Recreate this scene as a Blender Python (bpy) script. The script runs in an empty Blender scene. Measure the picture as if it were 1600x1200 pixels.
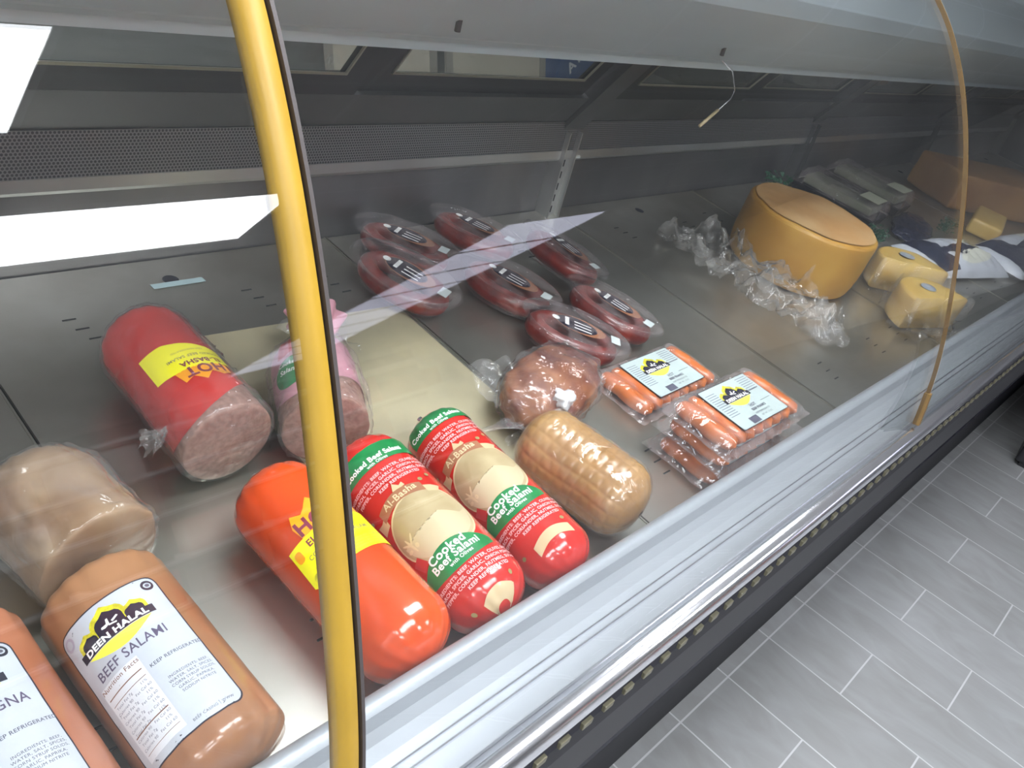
import bpy, bmesh, math, random
from mathutils import Vector, Matrix, noise
random.seed(7)
S = bpy.context.scene
COL = S.collection
# ------------------------------------------------------------------ camera
cd = bpy.data.cameras.new('camera'); cam = bpy.data.objects.new('camera', cd); COL.objects.link(cam)
cam.matrix_world = Matrix(((0.67825665, 0.23018166, -0.69784262, -1.8914),
                           (-0.69235566, 0.51835837, -0.50194446, -0.2625),
                           (0.24619416, 0.82360245, 0.51094759, 1.3862), (0, 0, 0, 1)))
cd.sensor_width = 36; cd.lens = 36 * 1299.34 / 1600; cd.clip_start = 0.01
cd.dof.use_dof = False
S.camera = cam
# ------------------------------------------------------------------ world, exposure
w = bpy.data.worlds.new('world'); S.world = w; w.use_nodes = True
w.node_tree.nodes['Background'].inputs[0].default_value = (0.75, 0.82, 0.9, 1)
w.node_tree.nodes['Background'].inputs[1].default_value = 0.6
S.view_settings.view_transform = 'Standard'; S.view_settings.look = 'None'
S.view_settings.gamma = 1; S.view_settings.use_curve_mapping = False
S.view_settings.exposure = 0.12
LAMP = 18.5            # radiance of the ceiling panels
CASE_LAMP = 5.0

# ------------------------------------------------------------------ materials
def nt(name):
    m = bpy.data.materials.new(name); m.use_nodes = True
    return m, m.node_tree.nodes, m.node_tree.links
def pbr(name, col, rough=.5, metal=0, bump=0, bscale=50, var=0, vscale=8, col2=None, coat=0, emit=None, es=0, stretch=None, spec=.5, sss=0):
    m, n, l = nt(name); b = n['Principled BSDF']
    b.inputs['Base Color'].default_value = (*col, 1); b.inputs['Roughness'].default_value = rough
    b.inputs['Metallic'].default_value = metal; b.inputs['Specular IOR Level'].default_value = spec
    b.inputs['Coat Weight'].default_value = coat; b.inputs['Coat Roughness'].default_value = .08
    if sss:
        b.inputs['Subsurface Weight'].default_value = sss; b.inputs['Subsurface Scale'].default_value = .01
    if emit: b.inputs['Emission Color'].default_value = (*emit, 1); b.inputs['Emission Strength'].default_value = es
    tc = n.new('ShaderNodeTexCoord'); mp = n.new('ShaderNodeMapping'); l.new(tc.outputs['Object'], mp.inputs[0])
    if stretch: mp.inputs['Scale'].default_value = stretch
    if var or col2:
        t = n.new('ShaderNodeTexNoise'); t.inputs['Scale'].default_value = vscale; t.inputs['Detail'].default_value = 5
        l.new(mp.outputs[0], t.inputs['Vector'])
        r = n.new('ShaderNodeValToRGB'); c2 = col2 or tuple(c * (1 - var) for c in col)
        r.color_ramp.elements[0].position = .38; r.color_ramp.elements[1].position = .64
        r.color_ramp.elements[0].color = (*c2, 1); r.color_ramp.elements[1].color = (*col, 1)
        l.new(t.outputs['Fac'], r.inputs[0]); l.new(r.outputs[0], b.inputs['Base Color'])
    if bump:
        t = n.new('ShaderNodeTexNoise'); t.inputs['Scale'].default_value = bscale; t.inputs['Detail'].default_value = 4
        l.new(mp.outputs[0], t.inputs['Vector'])
        bp = n.new('ShaderNodeBump'); bp.inputs['Strength'].default_value = bump; bp.inputs['Distance'].default_value = .004
        l.new(t.outputs['Fac'], bp.inputs['Height']); l.new(bp.outputs[0], b.inputs['Normal'])
        if coat: l.new(bp.outputs[0], b.inputs['Coat Normal'])
    return m
def mathn(n, l, op, a, b=None):
    q = n.new('ShaderNodeMath'); q.operation = op
    for i, v in enumerate((a, b)):
        if v is None: continue
        if isinstance(v, (int, float)): q.inputs[i].default_value = v
        else: l.new(v, q.inputs[i])
    return q.outputs[0]
def film(name, milk=.06, bump=.5, bscale=60, tint=(.9, .9, .92), gloss=1.0, rough=.06, stretch=None, detail=5, ior=1.45, trans=(1, 1, 1), bd=.003):
    """clear sheet: see-through + Fresnel gloss + a little milkiness"""
    m, n, l = nt(name); out = n['Material Output']; n.remove(n['Principled BSDF'])
    tr = n.new('ShaderNodeBsdfTransparent'); tr.inputs[0].default_value = (*trans, 1)
    gl = n.new('ShaderNodeBsdfGlossy'); gl.inputs['Roughness'].default_value = rough; gl.inputs[0].default_value = (gloss, gloss, gloss, 1)
    df = n.new('ShaderNodeBsdfDiffuse'); df.inputs[0].default_value = (*tint, 1)
    lw = n.new('ShaderNodeLayerWeight'); lw.inputs[0].default_value = .5; r0 = ((ior - 1) / (ior + 1)) ** 2
    fac = mathn(n, l, 'ADD', mathn(n, l, 'MULTIPLY', mathn(n, l, 'POWER', lw.outputs['Facing'], 5), 1 - r0), r0)
    tc = n.new('ShaderNodeTexCoord'); mp = n.new('ShaderNodeMapping'); l.new(tc.outputs['Object'], mp.inputs[0])
    if stretch: mp.inputs['Scale'].default_value = stretch
    m1 = n.new('ShaderNodeMixShader'); m2 = n.new('ShaderNodeMixShader')
    l.new(tr.outputs[0], m1.inputs[1]); l.new(df.outputs[0], m1.inputs[2])
    l.new(m1.outputs[0], m2.inputs[1]); l.new(gl.outputs[0], m2.inputs[2]); l.new(fac, m2.inputs[0])
    t = n.new('ShaderNodeTexNoise'); t.inputs['Scale'].default_value = bscale; t.inputs['Detail'].default_value = detail
    t.inputs['Distortion'].default_value = .6 if bump > .3 else 0
    if bump > .3: t.noise_type = 'RIDGED_MULTIFRACTAL'; t.inputs['Lacunarity'].default_value = 2.2; t.inputs['Roughness'].default_value = .45; t.inputs['Offset'].default_value = .9; t.inputs['Gain'].default_value = 1.4; t.normalize = True
    l.new(mp.outputs[0], t.inputs['Vector'])
    mr = n.new('ShaderNodeMapRange'); mr.inputs['From Min'].default_value = .35; mr.inputs['From Max'].default_value = .7
    mr.inputs['To Min'].default_value = milk * .4; mr.inputs['To Max'].default_value = milk * 1.8
    l.new(t.outputs['Fac'], mr.inputs[0]); l.new(mr.outputs[0], m1.inputs[0])
    if bump > .01:
        bp = n.new('ShaderNodeBump'); bp.inputs['Strength'].default_value = bump; bp.inputs['Distance'].default_value = bd
        l.new(t.outputs['Fac'], bp.inputs['Height']); l.new(bp.outputs[0], gl.inputs['Normal'])
    l.new(m2.outputs[0], out.inputs[0])
    return m
M = {}
M['steel'] = pbr('brushed_steel', (.62, .63, .63), .34, .9, .08, 30, .16, 5)
M['rail'] = pbr('painted_front_rail', (.40, .43, .465), .45, .3, .02, 20, .05, 6)
M['pan'] = pbr('steel_pan', (.56, .55, .50), .30, .85, .05, 14, 0, 3.4, (.36, .335, .28))
M['pan_light'] = pbr('pale_pan', (.80, .80, .77), .42, .25, .05, 14, 0, 5.0, (.62, .62, .58))
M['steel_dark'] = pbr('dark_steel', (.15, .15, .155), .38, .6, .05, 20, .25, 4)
M['backsteel'] = pbr('back_steel', (.27, .265, .275), .3, .8, .08, 9, 0, 5, (.19, .185, .20), stretch=(1, 1, .3))
M['black'] = pbr('black_plastic', (.018, .018, .022), .35, 0, .02, 60)
M['black_sat'] = pbr('satin_charcoal', (.03, .03, .034), .5)
M['blackgloss'] = pbr('gloss_black', (.012, .012, .02), .18)
M['blackbase'] = pbr('base_black', (.008, .008, .012), .55, spec=.2)
M['chrome'] = pbr('chrome', (.85, .85, .9), .16, .95)
M['yellow_trim'] = pbr('amber_plastic_trim', (.42, .255, .028), .42, 0, .06, 40, .12, 14, spec=.5)
M['amber'] = pbr('amber_edge', (.20, .115, .035), .35)
M['gasket'] = pbr('gasket', (.06, .05, .05), .6)
M['canopy'] = pbr('canopy_grey', (.46, .53, .57), .4, .15, .03, 10, .08, 4)
M['white'] = pbr('white_paint', (.8, .8, .8), .6)
M['wallpaint'] = pbr('wall_paint', (.62, .62, .6), .7, 0, .02, 20, .04, 2)
M['cream'] = pbr('cream_reflection', (.88, .80, .56), .55, 0, .15, 22, 0, 7, (.70, .64, .45))  # warm reflection on the pan, put into the sheet's colour
M['cardboard'] = pbr('pale_card', (.55, .50, .42), .75, 0, .05, 30, .08, 6)
M['blue'] = pbr('blue_card', (.03, .09, .25), .5)
M['labelw'] = pbr('label_white', (.50, .53, .585), .42, 0, .05, 25, .04, 30, coat=.2)
M['labelw2'] = pbr('label_pale', (.46, .54, .53), .42, 0, .25, 25, .05, 30)
M['paperwhite'] = pbr('print_white', (.66, .68, .72), .5)
M['ink'] = pbr('ink_navy', (.016, .014, .03), .5)
M['inkplum'] = pbr('ink_plum', (.09, .07, .13), .5)
M['inkgrey'] = pbr('ink_grey', (.09, .09, .13), .5)
M['inklight'] = pbr('ink_pale', (.17, .18, .24), .5)
M['inkbrown'] = pbr('ink_brown', (.2, .09, .06), .5)
M['logoY'] = pbr('logo_yellow', (.78, .72, .03), .5, 0, 0, 0, 0, 200, (.45, .4, .02))
M['logoY2'] = pbr('logo_bright_yellow', (.85, .85, .08), .5)
M['lilac'] = pbr('label_seal', (.42, .38, .48), .5)
M['yellow'] = pbr('label_yellow', (.92, .86, .005), .35, coat=.3)
M['flame'] = pbr('flame_orange', (.92, .36, .01), .35, coat=.3)
M['purple'] = pbr('print_purple', (.22, .03, .06), .4, coat=.3)
M['orange'] = pbr('orange_casing', (.72, .085, .010), .2, 0, .05, 18, 0, 6, (.58, .05, .006), coat=.8)
M['red'] = pbr('red_casing', (.60, .03, .022), .22, 0, .06, 25, 0, 9, (.50, .02, .015), coat=.7)
M['redbook'] = pbr('print_red', (.5, .03, .03), .3, coat=.4)
M['green'] = pbr('print_green', (.015, .24, .065), .3, 0, 0, 0, 0, 60, (.01, .19, .05), coat=.5)
M['pinkink'] = pbr('print_pink', (.88, .52, .52), .35, coat=.4)
M['beige'] = pbr('print_beige', (.50, .41, .24), .3, 0, 0, 0, 0, 25, (.40, .31, .17), coat=.5)
M['ribbon'] = pbr('print_copper', (.34, .145, .075), .3, coat=.5)
M['ribbon_l'] = pbr('print_gold', (.60, .46, .27), .3, coat=.5)
M['hill'] = pbr('print_pale_beige', (.56, .47, .30), .3, coat=.5)
M['outline'] = pbr('print_cream_edge', (.66, .56, .34), .35, coat=.4)
M['printw'] = pbr('print_white_gloss', (.86, .87, .86), .35, coat=.3)
M['olive'] = pbr('print_olive', (.30, .25, .10), .35, coat=.4)
M['deen'] = pbr('tan_sausage', (.36, .175, .085), .3, 0, .05, 20, 0, 11, (.29, .13, .065), coat=.45)
M['bologna'] = pbr('pink_sausage', (.42, .16, .085), .3, 0, .05, 20, 0, 11, (.34, .11, .055), coat=.45)
M['meatcut'] = pbr('cut_meat', (.34, .19, .15), .45, 0, .3, 160, 0, 160, (.23, .12, .09))
M['beigemeat'] = pbr('wrapped_beige_meat', (.33, .22, .125), .4, 0, .2, 25, 0, 16, (.22, .13, .075))
M['roast'] = pbr('netted_roast', (.46, .27, .10), .3, 0, .15, 40, 0, 14, (.34, .18, .06), coat=.3)
M['brownmeat'] = pbr('brown_meat', (.32, .115, .035), .55, 0, .3, 30, 0, 22, (.12, .022, .012), coat=.3)
M['sausage'] = pbr('dark_red_sausage', (.21, .022, .014), .3, 0, .2, 60, 0, 35, (.11, .010, .009), coat=.3)
M['frank'] = pbr('frankfurter', (.52, .135, .022), .38, 0, .1, 30, 0, 22, (.42, .09, .015), coat=.2)
M['pinkcas'] = pbr('pink_casing', (.62, .30, .36), .35, 0, .15, 30, .15, 12, coat=.3)
M['cheese'] = pbr('wheel_cheese', (.50, .285, .05), .45, 0, .06, 12, 0, 7, (.40, .20, .03), coat=.1)
M['cheese_top'] = pbr('cheese_top', (.52, .33, .15), .5, 0, .05, 14, 0, 9, (.46, .25, .09))
M['cheese2'] = pbr('yellow_cheese', (.62, .44, .13), .45, 0, .1, 20, 0, 12, (.52, .33, .08), coat=.2)
M['cheese_white'] = pbr('white_cheese', (.72, .72, .62), .5, 0, .2, 20, .15, 14)
M['cheese_brown'] = pbr('brown_cheese', (.34, .185, .06), .5, 0, .1, 15, 0, 6, (.22, .105, .035))
M['bluesticker'] = pbr('blue_sticker', (.13, .18, .30), .5, 0, 0, 0, 0, 90, (.36, .38, .38))
M['leafgreen'] = pbr('dark_leaf', (.012, .09, .045), .45, 0, .2, 60)
M['navy'] = pbr('navy_plastic', (.012, .016, .045), .25, 0, .4, 30, coat=.5)
M['bagwhite'] = pbr('white_bag', (.60, .63, .70), .35, 0, .4, 25, .1, 12, coat=.4)
M['slit_dark'] = pbr('slit_black', (.03, .03, .03), .8)  # even near-black for the flat vent slit strips
M['slot'] = pbr('slot_black', (.012, .012, .02), .8)
M['whitewash'] = pbr('film_knot', (.7, .7, .72), .25, 0, .4, 50, coat=.3)
M['sticker_blue'] = pbr('pale_blue_sticker', (.42, .55, .58), .5)
M['steelpale'] = pbr('dull_label', (.55, .6, .6), .4)
M['glass'] = film('case_glass', .004, 0, 3, (.75, .8, .85), 1.0, .004, ior=1.5, trans=(.985, .99, .988))
M['doorglass'] = film('door_glass', .02, 0, 3, (.6, .65, .6), 1.0, .02, trans=(.75, .76, .74))
M['film'] = film('cling_film', .032, 1, 14, gloss=1, rough=.12, bd=.006, detail=3, stretch=(1, .6, 1))
M['film_bright'] = film('crumpled_film', .05, 1, 15, (.9, .88, .86), gloss=1, rough=.10, bd=.010, ior=1.6)
M['blister'] = film('blister_plastic', .025, .7, 18, (.8, .7, .75), rough=.05, ior=1.5)
M['vac'] = film('vacuum_film', .055, .9, 24, (.85, .72, .72), rough=.06, ior=1.5)
# tiled floor: grey wood-look planks 0.2 x 0.396 m, rows staggered by half
def floor_mat():
    m, n, l = nt('grey_plank_tiles'); b = n['Principled BSDF']
    g = n.new('ShaderNodeNewGeometry'); sp = n.new('ShaderNodeSeparateXYZ'); l.new(g.outputs['Position'], sp.inputs[0])
    cb = n.new('ShaderNodeCombineXYZ')
    l.new(mathn(n, l, 'ADD', sp.outputs['Y'], .194), cb.inputs[0]); l.new(sp.outputs['X'], cb.inputs[1])
    br = n.new('ShaderNodeTexBrick'); l.new(cb.outputs[0], br.inputs['Vector'])
    br.offset = .5; br.inputs['Scale'].default_value = 1; br.inputs['Brick Width'].default_value = .388
    br.inputs['Row Height'].default_value = .2; br.inputs['Mortar Size'].default_value = .0022; br.inputs['Mortar Smooth'].default_value = .2
    br.inputs['Color1'].default_value = (.30, .305, .31, 1); br.inputs['Color2'].default_value = (.262, .265, .268, 1)
    br.inputs['Bias'].default_value = -.1
    mp = n.new('ShaderNodeMapping'); mp.inputs['Scale'].default_value = (5, 2.0, 1); l.new(g.outputs['Position'], mp.inputs[0])
    t = n.new('ShaderNodeTexNoise'); t.inputs['Scale'].default_value = 2.4; t.inputs['Detail'].default_value = 8; t.inputs['Distortion'].default_value = 1.2
    l.new(mp.outputs[0], t.inputs['Vector'])
    r = n.new('ShaderNodeValToRGB'); r.color_ramp.elements[0].position = .3; r.color_ramp.elements[1].position = .7
    r.color_ramp.elements[0].color = (.86, .845, .835, 1); r.color_ramp.elements[1].color = (1.07, 1.075, 1.08, 1)
    l.new(t.outputs['Fac'], r.inputs[0])
    mx = n.new('ShaderNodeMix'); mx.data_type = 'RGBA'; mx.blend_type = 'MULTIPLY'; mx.inputs[0].default_value = 1
    l.new(br.outputs['Color'], mx.inputs[6]); l.new(r.outputs[0], mx.inputs[7])
    seam = mathn(n, l, 'LESS_THAN', mathn(n, l, 'ABSOLUTE', sp.outputs['Y']), .002)
    fac = mathn(n, l, 'MAXIMUM', br.outputs['Fac'], seam)
    m2 = n.new('ShaderNodeMix'); m2.data_type = 'RGBA'; l.new(fac, m2.inputs[0]); l.new(mx.outputs[2], m2.inputs[6])
    m2.inputs[7].default_value = (.50, .50, .52, 1)
    l.new(m2.outputs[2], b.inputs['Base Color']); b.inputs['Roughness'].default_value = .42
    bp = n.new('ShaderNodeBump'); bp.inputs['Strength'].default_value = .3; bp.inputs['Distance'].default_value = .002; bp.invert = True
    l.new(fac, bp.inputs['Height']); l.new(bp.outputs[0], b.inputs['Normal'])
    return m
M['floor'] = floor_mat()
def perf_mat():
    m, n, l = nt('perforated_steel'); b = n['Principled BSDF']; b.inputs['Metallic'].default_value = .7; b.inputs['Roughness'].default_value = .4
    g = n.new('ShaderNodeNewGeometry'); sp = n.new('ShaderNodeSeparateXYZ'); l.new(g.outputs['Position'], sp.inputs[0])
    p = .0048; q = p * .866
    def lattice(ox, oz):
        x = mathn(n, l, 'SUBTRACT', mathn(n, l, 'FRACT', mathn(n, l, 'ADD', mathn(n, l, 'DIVIDE', sp.outputs['X'], p), 100 + ox)), .5)
        z = mathn(n, l, 'SUBTRACT', mathn(n, l, 'FRACT', mathn(n, l, 'ADD', mathn(n, l, 'DIVIDE', sp.outputs['Z'], 2 * q), oz)), .5)
        x = mathn(n, l, 'MULTIPLY', x, p); z = mathn(n, l, 'MULTIPLY', z, 2 * q)
        d = mathn(n, l, 'SQRT', mathn(n, l, 'ADD', mathn(n, l, 'MULTIPLY', x, x), mathn(n, l, 'MULTIPLY', z, z)))
        return mathn(n, l, 'LESS_THAN', d, .0017)
    h = mathn(n, l, 'MAXIMUM', lattice(0, 0), lattice(.5, .5))
    mx = n.new('ShaderNodeMix'); mx.data_type = 'RGBA'; l.new(h, mx.inputs[0])
    mx.inputs[6].default_value = (.27, .27, .27, 1); mx.inputs[7].default_value = (.02, .02, .03, 1)
    l.new(mx.outputs[2], b.inputs['Base Color']); l.new(mathn(n, l, 'SUBTRACT', .7, mathn(n, l, 'MULTIPLY', h, .7)), b.inputs['Metallic'])
    return m
M['perf'] = perf_mat()
def ceil_mat():
    m, n, l = nt('ceiling_tiles'); b = n['Principled BSDF']; b.inputs['Roughness'].default_value = .8
    g = n.new('ShaderNodeNewGeometry'); br = n.new('ShaderNodeTexBrick'); l.new(g.outputs['Position'], br.inputs['Vector'])
    br.offset = 0; br.inputs['Scale'].default_value = 1; br.inputs['Brick Width'].default_value = 1.2; br.inputs['Row Height'].default_value = .6
    br.inputs['Mortar Size'].default_value = .012; br.inputs['Color1'].default_value = (.6, .6, .58, 1); br.inputs['Color2'].default_value = (.57, .57, .55, 1)
    br.inputs['Mortar'].default_value = (.7, .7, .7, 1); l.new(br.outputs[0], b.inputs['Base Color'])
    return m
M['ceil'] = ceil_mat()
M['lamp_strong'] = pbr('lamp_diffuser_bright', (.9, .9, .9), .5, emit=(.93, .96, 1), es=LAMP * 1.6)
M['lamp_soft'] = pbr('lamp_diffuser_soft', (.9, .9, .9), .5, emit=(.78, .8, 1), es=LAMP * .20)
M['lamp_dim'] = pbr('lamp_diffuser_dim', (.9, .9, .9), .5, emit=(.86, .9, 1), es=LAMP * .35)
M['lamp'] = pbr('lamp_diffuser', (.9, .9, .9), .5, emit=(.93, .96, 1), es=LAMP)

# ------------------------------------------------------------------ mesh helpers
def obj(name, bm, mat, parent=None, smooth=False):
    me = bpy.data.meshes.new(name)
    bmesh.ops.recalc_face_normals(bm, faces=bm.faces)
    bm.to_mesh(me); bm.free()
    if smooth:
        for p in me.polygons: p.use_smooth = True
    me.materials.append(M[mat] if isinstance(mat, str) else mat)
    o = bpy.data.objects.new(name, me); COL.objects.link(o)
    if parent:
        o.parent = parent
        o.matrix_parent_inverse = parent.matrix_world.inverted() if not parent.parent else Matrix()
    return o
def thing(name, label, cat, loc=(0, 0, 0), group=None, rot=(0, 0, 0)):
    o = bpy.data.objects.new(name, None); COL.objects.link(o); o.empty_display_size = .02
    o['label'] = label; o['category'] = cat
    if group: o['group'] = group
    o.location = loc; o.rotation_euler = rot
    return o
def tag(o, label, cat, group=None, kind=None):
    if label: o['label'] = label
    if cat: o['category'] = cat
    if group: o['group'] = group
    if kind: o['kind'] = kind
    return o
def kid(name, bm, mat, parent, smooth=False):
    """child built in the parent's local frame"""
    o = obj(name, bm, mat, None, smooth); o.parent = parent
    return o
def box(bm, a, b, bev=0):
    x0, y0, z0 = a; x1, y1, z1 = b
    r = bmesh.ops.create_cube(bm, size=1)
    bmesh.ops.transform(bm, matrix=Matrix.Translation(((x0 + x1) / 2, (y0 + y1) / 2, (z0 + z1) / 2)) @ Matrix.Diagonal((abs(x1 - x0), abs(y1 - y0), abs(z1 - z0), 1)), verts=r['verts'])
    if bev:
        es = list({e for v in r['verts'] for e in v.link_edges})
        bmesh.ops.bevel(bm, geom=es, offset=bev, segments=3, affect='EDGES', profile=.5)
    return bm
def prism_x(bm, prof, x0, x1, closed=True):
    """profile of (y,z) points swept along X"""
    A = [bm.verts.new((x0, y, z)) for y, z in prof]; B = [bm.verts.new((x1, y, z)) for y, z in prof]
    n = len(prof)
    for i in range(n if closed else n - 1): bm.faces.new((A[i], A[(i + 1) % n], B[(i + 1) % n], B[i]))
    if closed:
        bm.faces.new(A[::-1]); bm.faces.new(B)
    return bm
def offset_prof(P, d):
    out = []
    for i, p in enumerate(P):
        a = Vector(P[max(0, i - 1)]); b = Vector(P[min(len(P) - 1, i + 1)]); t = (b - a).normalized()
        out.append((p[0] + t.y * d * -1, p[1] + t.x * d))
    return out
def tube(bm, pts, r, seg=10, closed=False, cap=True, rf=None):
    pts = [Vector(p) for p in pts]; n = len(pts); rings = []
    up = Vector((0, 0, 1))
    for i, p in enumerate(pts):
        a = pts[(i - 1) % n] if (closed or i > 0) else p; b = pts[(i + 1) % n] if (closed or i < n - 1) else p
        t = (b - a).normalized(); u = up if abs(t.z) < .9 else Vector((1, 0, 0))
        s = t.cross(u).normalized(); q = s.cross(t).normalized(); rr = r if rf is None else r * rf(i / (n - 1))
        rings.append([bm.verts.new(p + (s * math.cos(k * 2 * math.pi / seg) + q * math.sin(k * 2 * math.pi / seg)) * rr) for k in range(seg)])
    for i in range(n if closed else n - 1):
        A, B = rings[i], rings[(i + 1) % n]
        for k in range(seg): bm.faces.new((A[k], A[(k + 1) % seg], B[(k + 1) % seg], B[k]))
    if cap and not closed:
        bm.faces.new(rings[0][::-1]); bm.faces.new(rings[-1])
    return bm
def fbm(p, s=1, seed=0):
    return noise.fractal(Vector(p) * s + Vector((seed * 7.3, seed * 3.1, -seed * 5.7)), 1.0, 2.0, 4)
def grid_surface(bm, fn, nu, nv, closed_u=False):
    V = [[bm.verts.new(fn(i / nu, j / nv)) for j in range(nv + 1)] for i in range(nu if closed_u else nu + 1)]
    N = nu if closed_u else nu
    for i in range(N):
        A = V[i]; B = V[(i + 1) % len(V)]
        for j in range(nv): bm.faces.new((A[j], B[j], B[j + 1], A[j + 1]))
    return V

# ------------------------------------------------------------------ flat artwork -> bent decals
def ell(cx, cy, a, b, n=36, rot=0):
    c, s = math.cos(rot), math.sin(rot)
    return [(cx + a * math.cos(t) * c - b * math.sin(t) * s, cy + a * math.cos(t) * s + b * math.sin(t) * c) for t in [i * 2 * math.pi / n for i in range(n)]]
def rrect(x0, y0, x1, y1, r=.003, n=5):
    P = []
    for cx, cy, a0 in ((x1 - r, y1 - r, 0), (x0 + r, y1 - r, 90), (x0 + r, y0 + r, 180), (x1 - r, y0 + r, 270)):
        for k in range(n + 1):
            a = math.radians(a0 + 90 * k / n); P.append((cx + r * math.cos(a), cy + r * math.sin(a)))
    return P
def rect(x0, y0, x1, y1): return [(x0, y0), (x1, y0), (x1, y1), (x0, y1)]
_tc = {}
def text_polys(body, size, bold=0, shear=0):
    k = (body, size, bold, shear)
    if k in _tc: return _tc[k]
    cu = bpy.data.curves.new('tmp_text', 'FONT'); cu.body = body; cu.size = size; cu.align_x = 'CENTER'; cu.align_y = 'CENTER'
    cu.offset = bold; cu.shear = shear; cu.space_character = 1.07; cu.resolution_u = 3
    o = bpy.data.objects.new('tmp_text', cu); COL.objects.link(o)
    me = bpy.data.meshes.new_from_object(o)
    r = ([tuple(v.co[:2]) for v in me.vertices], [tuple(p.vertices) for p in me.polygons])
    bpy.data.objects.remove(o); bpy.data.curves.remove(cu); bpy.data.meshes.remove(me)
    _tc[k] = r
    return r
def decal(name, mat, parent, mapper, layer, polys=(), texts=(), maxlen=.006):
    """polys: outlines in label space; texts: (body, size, x, y, rot, bold[, sx])"""
    bm = bmesh.new()
    for P in polys:
        bm.faces.new([bm.verts.new((x, y, 0)) for x, y in P])
    for t in texts:
        body, size, x, y, rot, bold = t[:6]; sx = t[6] if len(t) > 6 else 1
        V, F = text_polys(body, size, bold)
        c, s = math.cos(rot), math.sin(rot)
        vs = [bm.verts.new((x + (a * sx) * c - b * s, y + (a * sx) * s + b * c, 0)) for a, b in V]
        for f in F:
            try: bm.faces.new([vs[i] for i in f])
            except ValueError: pass
    bmesh.ops.triangulate(bm, faces=bm.faces[:])
    for _ in range(5):
        es = [e for e in bm.edges if e.calc_length() > maxlen]
        if not es: break
        bmesh.ops.subdivide_edges(bm, edges=es, cuts=1)
        bmesh.ops.triangulate(bm, faces=[f for f in bm.faces if len(f.verts) > 3])
    for v in bm.verts: v.co = mapper(v.co.x, v.co.y, .0005 + layer * .00022)
    me = bpy.data.meshes.new(name); bm.normal_update(); bm.to_mesh(me); bm.free()
    for p in me.polygons: p.use_smooth = True
    me.materials.append(M[mat]); o = bpy.data.objects.new(name, me); COL.objects.link(o); o.parent = parent
    return o

# ------------------------------------------------------------------ room
def struct(name, bm, mat):
    o = obj(name, bm, mat); o['kind'] = 'structure'; return o
RX0, RX1, RY0, RY1, RH = -4.5, 9.0, -10.5, 5.0, 2.8
bm = bmesh.new(); box(bm, (RX0, RY0, -.1), (RX1, RY1, 0)); struct('floor', bm, 'floor')
bm = bmesh.new(); box(bm, (RX0, RY0, RH), (RX1, RY1, RH + .1)); struct('ceiling', bm, 'ceil')
for nm, a, b in (('wall_left', (RX0 - .1, RY0, 0), (RX0, RY1, RH)), ('wall_right', (RX1, RY0, 0), (RX1 + .1, RY1, RH)),
                 ('wall_front', (RX0, RY0 - .1, 0), (RX1, RY0, RH)), ('wall_back', (RX0, RY1, 0), (RX1, RY1 + .1, RH))):
    bm = bmesh.new(); box(bm, a, b); struct(nm, bm, 'wallpaint')
lamps = [(-.39, -2.64, 0, 'lamp', 'ceiling light panel whose bright reflection lies across the back wall of the case'),
         (-1.67, -1.22, 0, 'lamp', 'ceiling light panel over the aisle reflected at the top left of the glass'),
         (-.80, .0, 0, 'lamp_strong', 'ceiling light panel directly above the deli case'),
         (-3.5, -1.22, 0, 'lamp', 'added unseen fill panel at the far left of the aisle, nearer the case'),  # added fill for the case, placed clear of the glass reflections
         (-3.2, -2.64, 0, 'lamp', 'added unseen fill panel at the far left of the aisle, farther from the case'),  # second added fill panel, also outside the mirrored ceiling
         (-1.0, 3.6, 0, 'lamp_dim', 'added unseen fill panel behind the counter near the back wall')]  # added weak fill lighting the case from behind
for k in range(8): lamps.append((3.15 + .03 * k, -3.75 - .69 * k, 0, 'lamp_soft', ('nearest', 'second', 'third', 'fourth', 'fifth', 'sixth', 'seventh', 'farthest')[k] + ' dim light panel of the close-set row running away on the right of the aisle'))
for i, (x, y, rot, lm, lb) in enumerate(lamps):
    t = thing('ceiling_light', lb, 'ceiling light', (x, y, RH), 'ceiling light panels', (0, 0, rot * math.pi / 2))
    bm = bmesh.new()
    for s in (-1, 1):
        box(bm, (-.61, s * .335 - .012, -.03), (.61, s * .335 + .012, 0)); box(bm, (s * .6 - .012, -.33, -.03), (s * .6 + .012, .33, 0))
    kid('frame', bm, 'white', t)
    bm = bmesh.new(); box(bm, (-.588, -.323, -.024), (.588, .323, -.012)); kid('diffuser', bm, lm, t)

# ------------------------------------------------------------------ the refrigerated case
XA, XB = -2.86, 2.94
TILT = .0797; TT = math.tan(TILT)
def dz(y): return .75 + TT * (y - .045)
case = thing('deli_case', 'long curved glass deli display case with steel pans and black front', 'deli case', (0, .35, 0))
def cpart(name, bm, mat, parent=case, smooth=False):
    o = obj(name, bm, mat, None, smooth); o.parent = parent
    if parent is case: o.matrix_parent_inverse = Matrix.Translation((0, -.35, 0))
    return o
bm = bmesh.new(); prism_x(bm, [(-.045, .60), (-.035, .50), (-.02, .36), (.0, .2), (.03, 0), (.80, 0), (.80, .70), (-.03, .70)], XA, XB); cpart('base_cabinet', bm, 'blackbase')
bm = bmesh.new(); prism_x(bm, [(-.078, .632), (-.084, .640), (-.082, .705), (-.074, .72), (-.04, .72), (-.04, .632)], XA, XB); cpart('bumper', bm, 'black_sat')
bm = bmesh.new(); prism_x(bm, [(-.052, .50), (-.056, .508), (-.052, .518), (-.03, .518), (-.03, .50)], XA, XB); cpart('ridge_trim', bm, 'blackgloss')
bm = bmesh.new(); prism_x(bm, [(-.076, .7205), (-.08, .728), (-.078, .748), (-.07, .752), (-.04, .752), (-.04, .7205)], XA, XB); cpart('slot_channel', bm, 'slot')
bm = bmesh.new(); x = XA + .03; k = 0
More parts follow.
